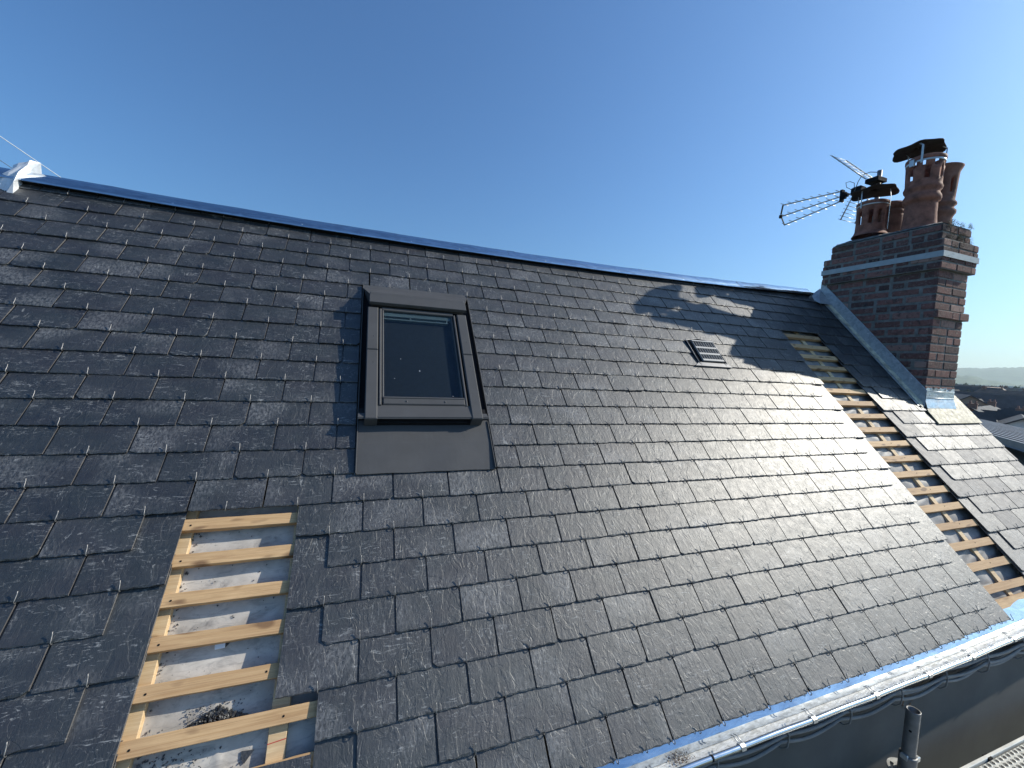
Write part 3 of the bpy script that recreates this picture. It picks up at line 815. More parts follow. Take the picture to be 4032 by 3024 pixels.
def pot(cx, cy, z0, prof, m, slots, n=32, oval=None, label=None):
    """clay pot turned on a lathe, with real openings cut through the wall"""
    mb = MB(); rings = []; mb.sm = True
    zs = [p[1] for p in prof]
    def inslot(j, k):
        zc = (prof[j][1] + prof[j + 1][1]) / 2; a = ((k + 0.5) / n * 360) % 360
        for (az, wd, za, zb) in slots:
            d = (a - az + 180) % 360 - 180
            if abs(d) < wd and za < zc < zb: return True
        return False
    for rr in (0.0, 0.014):
        mb.lathe([(max(0.01, r - rr), z0 + z) for r, z in prof], cx, cy, n, None, inslot)
    A = len(prof)
    # rims and slot jambs
    off = A * n
    for j in (0, A - 1):
        for k in range(n): mb.F([j * n + k, j * n + (k + 1) % n, off + j * n + (k + 1) % n, off + j * n + k])
    for j in range(A - 1):
        for k in range(n):
            if inslot(j, k):
                q4 = [j * n + k, j * n + (k + 1) % n, (j + 1) * n + (k + 1) % n, (j + 1) * n + k]
                nb = [(j - 1, k, 0, 1), (j, (k + 1) % n, 1, 2), (j + 1, k, 2, 3), (j, (k - 1) % n, 3, 0)]
                for jj, kk, a, b in nb:
                    if jj < 0 or jj >= A - 1 or not inslot(jj, kk): mb.F([q4[a], q4[b], off + q4[b], off + q4[a]])
    return ch('chimney_pot', mb, m, label=label)
def fine(prof, step=0.022):
    out = [prof[0]]
    for a, b in zip(prof, prof[1:]):
        k = max(1, int(abs(b[1] - a[1]) / step))
        for i in range(1, k + 1): out.append((a[0] + (b[0] - a[0]) * i / k, a[1] + (b[1] - a[1]) * i / k))
    return out
pA = fine([(0.112, 0.0), (0.104, 0.10), (0.101, 0.215), (0.116, 0.225), (0.121, 0.245), (0.118, 0.265), (0.108, 0.285), (0.106, 0.30), (0.118, 0.318), (0.122, 0.335), (0.116, 0.350), (0.113, 0.37), (0.117, 0.46), (0.120, 0.545), (0.126, 0.552), (0.126, 0.575), (0.118, 0.580)])
pot(3.775, 0.492, 1.745, pA, M['pot'], [(a, 8, 0.385, 0.485) for a in (73, 160, 215, 265, 310, 0)] + [(a, 8, 0.50, 0.536) for a in (38, 100, 175, 203, 240, 290, 340)], 40, label='tall front clay pot with slots and a metal cowl')
pB = fine([(0.135, 0.0), (0.118, 0.03), (0.112, 0.05), (0.110, 0.12), (0.113, 0.27), (0.119, 0.276), (0.119, 0.300), (0.110, 0.305)])
pot(3.780, 0.852, 1.785, pB, M['pot'], [(a, 9, 0.10, 0.225) for a in (20, 72, 118, 162, 205, 245, 290, 335)], 40, label='short clay pot with slots under a metal cowl')
pC = fine([(0.095, 0.0), (0.092, 0.12), (0.098, 0.14), (0.112, 0.165), (0.112, 0.185), (0.098, 0.20), (0.096, 0.22), (0.112, 0.235), (0.110, 0.25), (0.097, 0.27), (0.098, 0.30), (0.106, 0.44), (0.110, 0.50), (0.126, 0.535), (0.130, 0.545), (0.118, 0.552)])
pot(3.985, 0.478, 1.735, pC, M['pot_old'], [(a, 11, 0.32, 0.43) for a in (43, 100, 145, 188, 250, 315)], 36, label='weathered flared clay pot behind the tall front pot')
pD = fine([(0.118, 0.0), (0.112, 0.10), (0.108, 0.235), (0.112, 0.24), (0.112, 0.275), (0.100, 0.276)])
pot(3.955, 0.815, 1.755, pD, M['pot_old'], [(a, 40, 0.236, 0.256) for a in (60, 180, 300)], 30, label='squat old clay pot capped by a slab')
mb = MB(); mb.lathe([(0.001, 2.10), (0.105, 2.095), (0.118, 2.075), (0.118, 2.035), (0.10, 2.031), (0.001, 2.031)], 3.955, 0.815, 20); ch('pot_slab', mb, M['pot_old'])

def cowl(cx, cy, z, R_, seed, tiltx, tilty):
    rs = random.Random(seed); ph = rs.uniform(0, 6)
    mb = MB(); mb.sm = True
    n = 40
    def pt(r, a, top):
        w = 1 + 0.10 * math.cos(4 * a + ph) + 0.05 * math.sin(3 * a + ph * 2) + 0.02 * math.sin(9 * a)
        rr = r * R_ * w
        zz = -0.012 * r ** 3 * (1 + 0.6 * math.sin(4 * a + ph + 1)) + 0.030 * math.exp(-(r / 0.20) ** 2) + 0.004 * math.sin(7 * a + ph) * r * r
        x, y = rr * math.cos(a), rr * math.sin(a)
        return (cx + x, cy + y, z + zz + tiltx * x + tilty * y + (0 if top else -0.0035))
    for top in (True, False):
        rings = []
        c0 = mb.V(pt(0, 0, top))
        for r in (0.12, 0.25, 0.4, 0.6, 0.8, 0.93, 1.0): rings.append([mb.V(pt(r, 2 * math.pi * k / n, top)) for k in range(n)])
        for k in range(n): mb.F([c0, rings[0][k], rings[0][(k + 1) % n]])
        for A, B in zip(rings, rings[1:]):
            for k in range(n): mb.F([A[k], A[(k + 1) % n], B[(k + 1) % n], B[k]])
        if top: o = rings[-1]
        else:
            for k in range(n): mb.F([o[k], o[(k + 1) % n], rings[-1][(k + 1) % n], rings[-1][k]])
    return mb
def strap(mb, pts, w, t, side):
    pts = [Vector(p) for p in pts]; s_ = Vector(side).normalized() * (w / 2)
    for p, q_ in zip(pts, pts[1:]):
        d = (q_ - p).normalized(); nn = d.cross(s_).normalized() * t
        a = [p - s_, p + s_, q_ + s_, q_ - s_]; b_ = [v + nn for v in a]
        mb.poly(a); mb.poly(b_[::-1])
        for k in range(4): mb.poly([a[k], b_[k], b_[(k + 1) % 4], a[(k + 1) % 4]])
ch('cowl', cowl(3.80, 0.560, 2.448, 0.172, 3, 0.0, -0.02), M['cowl'])
ch('cowl', cowl(3.80, 0.862, 2.208, 0.176, 8, 0.0, 0.0), M['cowl'])
mb = MB()
for az in (195, 85, 320):
    a = math.radians(az); c, s = math.cos(a), math.sin(a)
    strap(mb, [(3.775 + 0.128 * c, 0.492 + 0.128 * s, 2.26), (3.775 + 0.130 * c, 0.492 + 0.130 * s, 2.40), (3.785 + 0.125 * c, 0.52 + 0.125 * s, 2.430)], 0.013, 0.002, (-s, c, 0))
mb.lathe([(0.1215, 2.275), (0.1225, 2.278), (0.1225, 2.288), (0.1215, 2.290)], 3.775, 0.492, 40)
mb.cbox(3.632, 3.648, 0.50, 0.53, 2.245, 2.30, 0.003)
ch('cowl_strap', mb, M['strap'])
mb = MB()
for az in (168, 90, 285):
    a = math.radians(az); c, s = math.cos(a), math.sin(a)
    strap(mb, [(3.78 + 0.122 * c, 0.852 + 0.122 * s, 2.03 if az != 285 else 1.83), (3.78 + 0.124 * c, 0.852 + 0.124 * s, 2.12), (3.785 + 0.120 * c, 0.86 + 0.120 * s, 2.188)], 0.011, 0.002, (-s, c, 0))
mb.lathe([(0.1145, 2.048), (0.1160, 2.050), (0.1160, 2.060), (0.1145, 2.062)], 3.78, 0.852, 40)
ch('cowl_strap', mb, M['strap'])
# flashings
def slope_z(y): return -0.0 + y * 0.74411 / 0.66806
mb = MB(); N2 = 16
for i in range(N2):
    ya, yb = CY0 - 0.012 + (1.155 - CY0) * i / N2, CY0 - 0.012 + (1.155 - CY0) * (i + 1) / N2
    def ring(y): z = slope_z(y); return [Vector((3.6285, y, z + 0.016)), Vector((3.6330, y, z + 0.022)), Vector((3.6340, y, z + 0.130)), Vector((3.6385, y, z + 0.135)), Vector((3.6385, y, z + 0.0))]
    A, B = ring(ya), ring(yb)
    for k in range(3): mb.quad(A[k], B[k], B[k + 1], A[k + 1])
    if i == 0: mb.poly(A)
ch('side_flashing', mb, M['zinc_dull'])
for k in range(5):
    y = 0.36 + 0.17 * k; link('screw', scr_me, None, chim, Matrix.Translation((3.6338, y, slope_z(y) + 0.10)) @ Matrix.Rotation(-math.pi / 2, 4, 'Y') @ Matrix.Scale(0.9, 4))
mb = MB(); mb.sm = False; vv = -1.62
rs = random.Random(4)
while vv < -0.40:
    ln = rs.uniform(0.05, 0.14); o = rs.uniform(0.0, 0.022)
    pts = [L(3.566 + o * 0.7, vv, 0.0085), L(3.564 + o * 0.7 + rs.uniform(-.005, .010), vv + ln * 0.5, 0.0095), L(3.566 + o * 0.7 + rs.uniform(-.006, .008), min(vv + ln, -0.43), 0.0085), L(3.629, min(vv + ln, -0.43), 0.014), L(3.629, vv, 0.014)]
    mb.poly(pts); vv += ln
ch('torn_backing', mb, M['paper'], ROOF)
mb = MB(); mb.poly([L(3.552, -1.66, 0.004), L(3.552, -0.385, 0.004), L(3.635, -0.375, 0.008), L(3.635, -1.66, 0.008)]); ch('soaker', mb, M['zinc_dull'], ROOF)
mb = MB(); nx = 22; rs = random.Random(9)   # front flashing
f0 = []; f1 = []; f2 = []; f3 = []
for i in range(nx + 1):
    x = 3.630 + 0.40 * i / nx
    f0.append(mb.V((x, CY0 - 0.030, slope_z(CY0 - 0.03) + 0.014))); f1.append(mb.V((x, CY0 - 0.008, 0.345 + rs.uniform(-.002, .002))))
    f2.append(mb.V((x, CY0 - 0.006, 0.412))); f3.append(mb.V((x, CY0 - 0.004 - rs.uniform(0, 0.010), 0.432 + rs.uniform(-0.008, 0.010))))
for A, B in ((f0, f1), (f1, f2), (f2, f3)):
    for i in range(nx): mb.F([A[i], A[i + 1], B[i + 1], B[i]])
mb.tube([(3.632, CY0 - 0.010, 0.352), (4.022, CY0 - 0.010, 0.352)], 0.003, 6); mb.tube([(3.632, CY0 - 0.010, 0.405), (4.022, CY0 - 0.010, 0.405)], 0.002, 6)
ch('front_flashing', mb, M['zinc'])
for k in range(4):
    link('screw', scr_me, None, chim, Matrix.Translation((3.69 + 0.09 * k, CY0 - 0.0075, 0.378)) @ Matrix.Rotation(math.pi / 2, 4, 'X') @ Matrix.Scale(0.9, 4))
mb = MB()   # pale slab in front of the stack
sm_pts = [(3.640, 0.372), (4.055, 0.372), (4.060, 0.50), (4.213, 0.500), (4.213, 0.222), (3.598, 0.216), (3.606, 0.330)]
g = [mb.V((p[0], p[1], 0.0085)) for p in sm_pts]; b_ = [mb.V((p[0], p[1], 0.001)) for p in sm_pts]
mb.F(g[::-1])
for k in range(7): mb.F([g[k], g[(k + 1) % 7], b_[(k + 1) % 7], b_[k]])
link('patch_slate', mb, M['stain'], house, ROOF)
mb = MB(); mb.quad((3.46, 1.02, 1.165), (3.65, 1.02, 1.165), (3.65, 1.16, 1.345), (3.46, 1.14, 1.235)); mb.quad((3.46, 1.14, 1.235), (3.65, 1.16, 1.345), (3.65, 1.3, 1.2), (3.46, 1.3, 1.05))
link('ridge_saddle', mb, M['zinc_dull'], house)

# moss on the weathered head of the stack
mb = MB(); rs = random.Random(21)
def tuft(c, n, s):
    for _ in range(n):
        p = Vector(c) + Vector((rs.gauss(0, s), rs.gauss(0, s * 0.4), rs.gauss(0, s * 0.5)))
        d = Vector((rs.uniform(-1, 1), rs.uniform(-1, 0.3), rs.uniform(-0.2, 1))).normalized() * rs.uniform(0.002, 0.005)
        w = Vector((rs.uniform(-1, 1), rs.uniform(-1, 1), rs.uniform(-1, 1))).normalized() * 0.0028
        mb.poly([p - w, p + w, p + d])
for _ in range(110):
    t = rs.random(); x = 3.68 + 0.35 * t
    tuft((x, CY0 + 0.004 - (0.012 if rs.random() < 0.3 else 0), rs.choice([1.60, 1.625, 1.66, 1.70, 1.735, 1.745]) + rs.uniform(-0.02, 0.015)), 26, 0.012)
for _ in range(30): tuft((rs.uniform(3.66, 4.0), CY0 - 0.028, rs.uniform(1.43, 1.60)), 10, 0.009)
for _ in range(26): tuft((3.632 , rs.uniform(0.85, 1.08), rs.uniform(1.66, 1.745)), 14, 0.009)
link('moss', mb, M['moss'], None, label='moss and lichen growing on the crumbling top courses of the brick chimney', cat='moss', kind='stuff')

# ------------------------------------------------------------------ tv aerial on a mast behind the pots
ant = thing('tv_antenna', (4.0, 0.955, 1.78), 'metal TV aerial with triple boom on a short mast behind the chimney pots', 'aerial')
def an(name, mb, m): return link(name, mb, m, ant)
mb = MB(); mb.tube([(4.0, 0.955, 1.77), (4.0, 0.950, 2.465)], 0.0190, 12); an('mast', mb, M['galv'])
XA = 4.0
tipT, tipM, tipB = (XA, 1.915, 2.458), (XA, 1.905, 2.330), (XA, 1.875, 2.218)
rtT, rtM, rtB = (XA, 1.270, 2.388), (XA, 1.275, 2.338), (XA, 1.262, 2.290)
for a, b in ((tipT, rtT), (tipM, rtM), (tipB, rtB)):
    mb = MB(); mb.tube([a, b], 0.0068, 8); bo = an('boom', mb, M['alu'])
    A_, B_ = Vector(a), Vector(b)
    for i in range(8):
        mb = MB(); c = A_ + (B_ - A_) * (0.03 + 0.93 * i / 7)
        mb.tube([(c.x - 0.062, c.y, c.z + 0.003), (c.x + 0.062, c.y, c.z + 0.003)], 0.0034, 6)
        link('director', mb, M['alu'], bo)
mb = MB(); strap(mb, [tipT, (XA, 1.932, 2.345), tipB], 0.022, 0.003, (1, 0, 0)); mb.lathe([(0.0001, 2.352), (0.018, 2.345), (0.018, 2.315), (0.0001, 2.310)], XA, 1.930, 10); an('boom_spacer', mb, M['black'])
mb = MB()
for y_, za_, zb_ in ((1.215, 2.320, 2.352), (1.235, 2.305, 2.370), (1.258, 2.280, 2.398)): mb.box(XA - 0.020, XA + 0.020, y_, y_ + 0.022, za_, zb_)
an('boom_bracket', mb, M['black'])
mb = MB(); mb.tube([(XA, 1.22, 2.335), (XA, 0.94, 2.305)], 0.0090, 8); an('rear_boom', mb, M['alu'])
mb = MB(); mb.cbox(XA - 0.04, XA + 0.04, 1.075, 1.165, 2.300, 2.375, 0.012); an('dipole_box', mb, M['black'])
mb = MB(); mb.tube([(XA - 0.01, 1.17, 2.36), (XA - 0.03, 1.215, 2.40), (XA - 0.03, 1.225, 2.45), (XA - 0.01, 1.20, 2.455), (XA, 1.165, 2.43), (XA, 1.16, 2.37)], 0.0028, 6); an('dipole', mb, M['black'])
def panel(p0, p1, name):
    p0, p1 = Vector(p0), Vector(p1); m_ = MB()
    for dx in (-0.11, 0.11): m_.tube([p0 + Vector((dx, 0, 0)), p1 + Vector((dx, 0, 0))], 0.0062, 6)
    for i in range(8):
        c = p0 + (p1 - p0) * (0.04 + 0.94 * i / 7); m_.tube([c - Vector((0.15, 0, 0)), c + Vector((0.15, 0, 0))], 0.0026, 5)
    an('reflector', m_, M['alu'])
panel((XA, 1.00, 2.385), (XA, 1.335, 2.745), 'up'); panel((XA, 1.09, 2.275), (XA, 1.19, 2.055), 'dn')
mb = MB(); mb.cbox(XA - 0.10, XA + 0.03, 0.90, 1.01, 2.345, 2.385, 0.006); an('mast_clamp', mb, M['black'])
mb = MB(); mb.tube([(XA, 0.965, 2.455), (XA - 0.02, 1.02, 2.475), (XA - 0.05, 1.07, 2.46), (XA - 0.05, 1.10, 2.41), (XA - 0.04, 1.13, 2.33)], 0.0035, 6); an('coax_lead', mb, M['cable'])

# ------------------------------------------------------------------ gutter
def gsec(mb, prof, x0, x1, m, n, closed=False, smooth=True):
    rows = []
    for i in range(n + 1):
        x = x0 + (x1 - x0) * i / n; d = ve(x) - 1.012; off = Vector((0, -0.66806 * d, -0.74411 * d))
        wob = 0.0008 * math.sin(x * 17)
        rows.append([mb.V(Vector((x, y + wob, z)) + off) for y, z in prof])
    mb.sm = smooth
    for A, B in zip(rows, rows[1:]):
        k_ = len(prof)
        for k in range(k_ if closed else k_ - 1): mb.F([A[k], A[(k + 1) % k_], B[(k + 1) % k_], B[k]])
    mb.sm = False
    return rows
GC = (-0.690, -0.780); GR = 0.054; GD = 0.036
arc = [(GC[0] - GR * math.cos(math.radians(a)), GC[1] - GD * math.sin(math.radians(a))) for a in range(0, 181, 12)]
inner = arc + [(-0.636, -0.745)]
outer = [(-0.6345, -0.745)] + [(GC[0] - (GR + 0.0015) * math.cos(math.radians(a)), GC[1] - (GD + 0.0015) * math.sin(math.radians(a))) for a in range(180, -1, -12)]
mb = MB(); gsec(mb, inner + outer, -3.25, 4.26, None, 120, True); gut = link('gutter', mb, M['zinc_gutter'], house)
mb = MB(); bc = (-0.7465, -0.775); br = 0.0088
gsec(mb, [(bc[0] + br * math.cos(2 * math.pi * k / 14), bc[1] + br * math.sin(2 * math.pi * k / 14)) for k in range(14)], -3.25, 4.262, None, 120, True)
link('gutter_bead', mb, M['bead'], gut)
mb = MB(); gsec(mb, [(-0.6246, -0.7227), (-0.6790, -0.7780), (-0.6805, -0.7800), (-0.6815, -0.8130), (-0.6800, -0.8130), (-0.6790, -0.7805), (-0.6775, -0.7790), (-0.6235, -0.7237)], -3.2, 4.2, None, 100, True, False)
link('eaves_strip', mb, M['zinc_ridge'], house)
def brk(x):
    d = ve(x) - 1.012; oy, oz = -0.66806 * d, -0.74411 * d
    mb = MB(); R2 = GR + 0.006
    pts = [(x, GC[0] + 0.05 + oy, GC[1] + 0.03 + oz)] + [(x, GC[0] - R2 * math.cos(math.radians(a)) + oy, GC[1] - (R2 - GR + GD) * math.sin(math.radians(a)) + oz) for a in range(180, 10, -17)]
    pts += [(x, bc[0] - 0.0125 + oy, bc[1] - 0.004 + oz), (x, bc[0] - 0.010 + oy, bc[1] + 0.008 + oz), (x, bc[0] + oy, bc[1] + 0.0118 + oz), (x, bc[0] + 0.011 + oy, bc[1] + 0.006 + oz), (x, bc[0] + 0.013 + oy, bc[1] - 0.010 + oz)]
    strap(mb, pts, 0.020, 0.0022, (1, 0, 0))
    for s_ in (-0.008, 0.008): mb.tube([(x + s_, bc[0] + 0.006 + oy, bc[1] + 0.010 + oz), (x + s_ * 0.8, bc[0] + 0.030 + oy, bc[1] + 0.013 + oz), (x + s_ * 0.8, bc[0] + 0.038 + oy, bc[1] + 0.008 + oz)], 0.0016, 5)
    link('gutter_bracket', mb, M['strap'], gut)
for x in (-0.76, -0.40, -0.04, 0.31, 0.665, 1.014, 1.376, 1.731, 2.075, 2.452, 2.81, 3.17, 3.53, 3.89): brk(x)
mb = MB(); xj = 0.535; d = ve(xj) - 1.012
mb.tube([(xj - 0.004, bc[0] - 0.66806 * d, bc[1] - 0.74411 * d), (xj + 0.004, bc[0] - 0.66806 * d, bc[1] - 0.74411 * d)], br + 0.0008, 14); link('bead_joint', mb, M['frame_dark'], gut)
# pile of fine dirt in the gutter, below one of the joints
mb = MB(); rs = random.Random(5)
for _ in range(420):
    x = 0.45 + rs.gauss(0, 0.022); t = rs.uniform(0, 1); y = -0.655 - 0.045 * t + rs.gauss(0, 0.004); x += (t - 0.5) * 0.05
    dy = (y - GC[0]) / GR; z = GC[1] - GD * math.sqrt(max(0, 1 - dy * dy)) + 0.0025; s_ = rs.uniform(0.001, 0.004)
    p = Vector((x, y, z)); a = [p + Vector((rs.uniform(-1, 1), rs.uniform(-1, 1), rs.uniform(-0.2, 0.9))) * s_ for _ in range(3)]; mb.poly(a); mb.poly([a[0], a[2], p + Vector((0, 0, s_))])
M['dirt'] = simple('grit', (0.20, 0.12, 0.07), 0.95, 0.0, 0.5, 60)
link('gutter_grit', mb, M['dirt'], None, label='brown grit and fragments washed into the zinc gutter under one slate joint', cat='grit', kind='stuff')

# cables along the wall under the gutter
cb_ = thing('cable_bundle', (1.4, -0.62, -0.95), 'bundle of slack grey cables tied along the wall beneath the gutter', 'cables')
for i in range(5):
    mb = MB(); pts = []; rs = random.Random(30 + i)
    x = -1.0
    while x < 4.3:
        s_ = ((x - 0.31) / 0.36) % 1.0
        sag = -0.012 * math.sin(math.pi * s_) * (0.4 + 0.5 * i)
        pts.append((x, -0.618 - 0.010 * (i % 3) - 0.004 * math.sin(x * 5 + i), -0.895 - 0.017 * i + sag + 0.006 * math.sin(3.1 * x + 1.7 * i)))
        x += 0.045
    mb.tube(pts, 0.0085 if i % 2 else 0.0070, 8); link('cable', mb, M['cable'], cb_)
for x in (0.31, 0.67, 1.03, 1.40, 1.75, 2.10, 2.47, 2.83):
    mb = MB(); mb.tube([(x, -0.605, -0.870), (x + 0.004, -0.640, -0.885), (x + 0.008, -0.652, -0.93), (x + 0.010, -0.648, -0.975), (x + 0.006, -0.630, -0.998), (x - 0.004, -0.608, -0.995)], 0.0032, 6)
    link('cable_tie', mb, M['cable'], cb_)
# filled pipe hole in the wall
mb = MB(); mb.lathe([(0.0001, 0), (0.030, 0.0), (0.034, 0.004), (0.040, 0.001)], 0, 0, 24)
hole = link('wall_plug', mb, M['render'], house, Matrix.Translation((1.91, -0.6005, -1.035)) @ Matrix.Rotation(math.pi / 2, 4, 'X'))
mb = MB(); mb.lathe([(0.031, 0.0008), (0.0345, 0.0046), (0.0385, 0.0022)], 0, 0, 24, lambda r, z, t: r + 0.002 * math.sin(t * 31) * math.sin(t * 11), lambda j, k: (k * 7) % 24 in (0, 1, 2, 6, 9, 10, 15, 21))
link('rusty_rim', mb, M['rust'], hole, Matrix.Translation((1.91, -0.6008, -1.035)) @ Matrix.Rotation(math.pi / 2, 4, 'X'))

# ------------------------------------------------------------------ scaffold
sp_ = thing('scaffold_pole', (1.66, -0.735, -3.0), 'upright galvanised scaffold tube with an open top below the gutter', 'scaffold pole')
px, py = 1.660, -0.735
mb = MB()
def lring(prof): mb.lathe(prof, px, py, 24)
lring([(0.0185, -1.12), (0.0185, -0.905), (0.0235, -0.902), (0.0240, -0.907), (0.0240, -1.125)])
link('spigot', mb, M['galv'], sp_)
mb = MB(); mb.lathe([(0.0244, -1.10), (0.0300, -1.10), (0.0305, -1.105), (0.0300, -1.112), (0.0300, -3.0)], px, py, 24); link('tube', mb, M['galv'], sp_)
mb = MB(); cd = (CAMP - Vector((px, py, -0.98))); a0 = math.atan2(cd.y, cd.x)
mb.lathe([(0.0001, 0.0), (0.0050, 0.0), (0.0050, -0.004)], 0, 0, 10)
link('bolt_hole', mb, M['gap_shade'], sp_, Matrix.Translation((px + 0.0243 * math.cos(a0 - 0.1), py + 0.0243 * math.sin(a0 - 0.1), -0.985)) @ Matrix.Rotation(a0 - 0.1, 4, 'Z') @ Matrix.Rotation(math.pi / 2, 4, 'Y'))
mb = MB(); mb.cbox(px - 0.034, px - 0.022, py - 0.012, py + 0.012, -1.112, -1.092, 0.003); link('collar_lug', mb, M['strap'], sp_); mb = MB(); mb.cbox(px + 0.014, px + 0.032, py - 0.026, py - 0.010, -1.118, -1.098, 0.003); link('collar_lug', mb, M['strap'], sp_)
mb = MB()  # rosette
n = 32; zt, zb = -1.178, -1.187
ro = []
for z in (zt, zb):
    ro.append([[mb.V((px + r * math.cos(2 * math.pi * k / n), py + r * math.sin(2 * math.pi * k / n), z)) for k in range(n)] for r in (0.031, 0.040, 0.052, 0.062)])
for q_ in range(2):
    for j in range(3):
        for k in range(n):
            if j == 1 and k % 8 in (1, 2, 3, 4): continue
            A, B = ro[q_][j], ro[q_][j + 1]; f = [A[k], B[k], B[(k + 1) % n], A[(k + 1) % n]]; mb.F(f if q_ == 0 else f[::-1])
for k in range(n): mb.F([ro[0][3][k], ro[1][3][k], ro[1][3][(k + 1) % n], ro[0][3][(k + 1) % n]])
link('rosette', mb, M['strap'], sp_)

dk = thing('scaffold_deck', (3.0, -1.0, -1.30), 'perforated galvanised scaffold deck with a bright metal edge rail at the lower right', 'scaffold deck')
DZ = -1.285; DY = -0.752
m, nt, b = mat('perforated_deck')
c = coord(nt)
mp = mapping(nt, c, (30, 42, 1))
sx = nd(nt, 'ShaderNodeSeparateXYZ'); nt.links.new(mp, sx.inputs[0])
row = mth(nt, 'FLOOR', sx.outputs[1]); shift = mth(nt, 'MULTIPLY', mth(nt, 'MODULO', mth(nt, 'ABSOLUTE', row), 2.0), 0.5)
fx = mth(nt, 'SUBTRACT', mth(nt, 'FRACT', mth(nt, 'ADD', sx.outputs[0], shift)), 0.5); fy = mth(nt, 'SUBTRACT', mth(nt, 'FRACT', sx.outputs[1]), 0.5)
dd = mth(nt, 'SQRT', mth(nt, 'ADD', mth(nt, 'MULTIPLY', fx, fx), mth(nt, 'MULTIPLY', fy, fy)))
hole_ = ramp(nt, dd, [(0.27, 1.0), (0.30, 0.0)])
steel = ramp(nt, noise(nt, c, 30, 5), [(0.3, (0.42, 0.42, 0.39)), (0.7, (0.62, 0.61, 0.56))])
steel = mix(nt, ramp(nt, noise(nt, c, 90, 4), [(0.55, 0.0), (0.7, 0.7)]), steel, (0.16, 0.14, 0.11))
nt.links.new(mix(nt, hole_, steel, (0.012, 0.012, 0.013)), b.inputs['Base Color'])
b.inputs['Roughness'].default_value = 0.5; b.inputs['Metallic'].default_value = 0.35
nt.links.new(bump(nt, ramp(nt, dd, [(0.24, 0.0), (0.30, 1.0), (0.42, 0.15)]), 0.9, 0.004), b.inputs['Normal'])
M['deck'] = m
mb = MB(); mb.box(1.3, 5.5, DY - 0.62, DY - 0.012, DZ - 0.03, DZ); link('deck_panel', mb, M['deck'], dk)
mb = MB(); mb.box(1.3, 5.5, DY - 0.95, DY - 0.635, DZ - 0.03, DZ); link('deck_panel', mb, M['deck'], dk)
mb = MB(); mb.cbox(1.3, 5.5, DY - 0.006, DY + 0.008, DZ - 0.05, DZ + 0.012, 0.002); link('edge_rail', mb, M['rail_metal'], dk)
mb = MB(); mb.cbox(2.26, 2.29, DY - 0.012, DY + 0.013, DZ - 0.03, DZ + 0.0115, 0.001); link('rail_joint', mb, M['black'], dk)

# ------------------------------------------------------------------ loose slate chips in the left gap
mb = MB(); rs = random.Random(17)
def chip(x, v, s, h, fl=False):
    n = rs.choice((3, 4, 5)); a0 = rs.uniform(0, 6.3)
    pts = [(math.cos(a0 + 2 * math.pi * k / n) * s * rs.uniform(0.6, 1.2), math.sin(a0 + 2 * math.pi * k / n) * s * rs.uniform(0.3, 1.0)) for k in range(n)]
    R3 = Matrix.Rotation(rs.uniform(-1, 1) * (0.1 if fl else 1.0), 3, 'X') @ Matrix.Rotation(rs.uniform(-1, 1) * (0.1 if fl else 0.9), 3, 'Y') @ Matrix.Rotation(rs.uniform(0, 6), 3, 'Z')
    a = [R3 @ Vector((p[0], p[1], 0.0009)) + Vector((x, -v, h)) for p in pts]; b = [R3 @ Vector((p[0], p[1], -0.0009)) + Vector((x, -v, h)) for p in pts]
    mb.t = rs.uniform(0.1, 0.9); mb.poly(a); mb.poly(b[::-1])
    for k in range(n): mb.poly([a[k], b[k], b[(k + 1) % n], a[(k + 1) % n]])
for _ in range(330):
    x = -0.912 + rs.gauss(0, 0.030); hmax = max(0.0, 0.026 - abs(x + 0.912) * 0.35)
    vv = 0.699 - rs.random() * hmax * 1.4; chip(x, vv, rs.uniform(0.003, 0.008), -0.060 + rs.random() * hmax * 0.7)
for _ in range(120): chip(rs.uniform(-1.0, -0.85), rs.uniform(0.655, 0.70), rs.uniform(0.001, 0.003), -0.0605, True)
for _ in range(150): chip(-1.0 + rs.gauss(0, 0.05), 0.775 + rs.gauss(0, 0.018), rs.uniform(0.001, 0.004), -0.0605, True)
for _ in range(90): chip(-1.072 + rs.gauss(0, 0.006), rs.uniform(0.15, 0.85), rs.uniform(0.002, 0.006), -0.060, True)
for _ in range(60): chip(rs.uniform(-1.05, -0.8), rs.uniform(0.15, 0.85), rs.uniform(0.0012, 0.0035), -0.0605, True)
link('slate_chips', mb, M['slate'], None, ROOF, label='small heap and scatter of dark slate chips on the membrane in the left gap', cat='slate chips', kind='stuff')
def scrap(name, x, v, pts, h, m, label, cat, th=0.003):
    mb = MB(); mb.prism([(x + p[0], -v + p[1]) for p in pts], h, h + th); link(name, mb, m, None, ROOF, label=label, cat=cat)
scrap('slate_shard', -0.826, 0.786, [(-0.014, 0.012), (0.016, 0.009), (-0.004, -0.016), (-0.013, -0.004)], -0.0615, M['slate'], 'dark triangular slate shard lying near the bottom of the left gap', 'slate shard')
scrap('slate_shard', -0.918, 0.507, [(-0.012, 0.016), (0.016, 0.010), (-0.006, -0.014)], -0.0560, M['slate'], 'dark slate shard beside the white scrap in the left gap', 'slate shard')
scrap('white_scrap', -0.938, 0.517, [(-0.012, 0.006), (0.013, 0.010), (0.014, -0.006), (-0.010, -0.008)], -0.048, M['white'], 'small white scrap lying on the membrane in the left gap', 'scrap', 0.006)

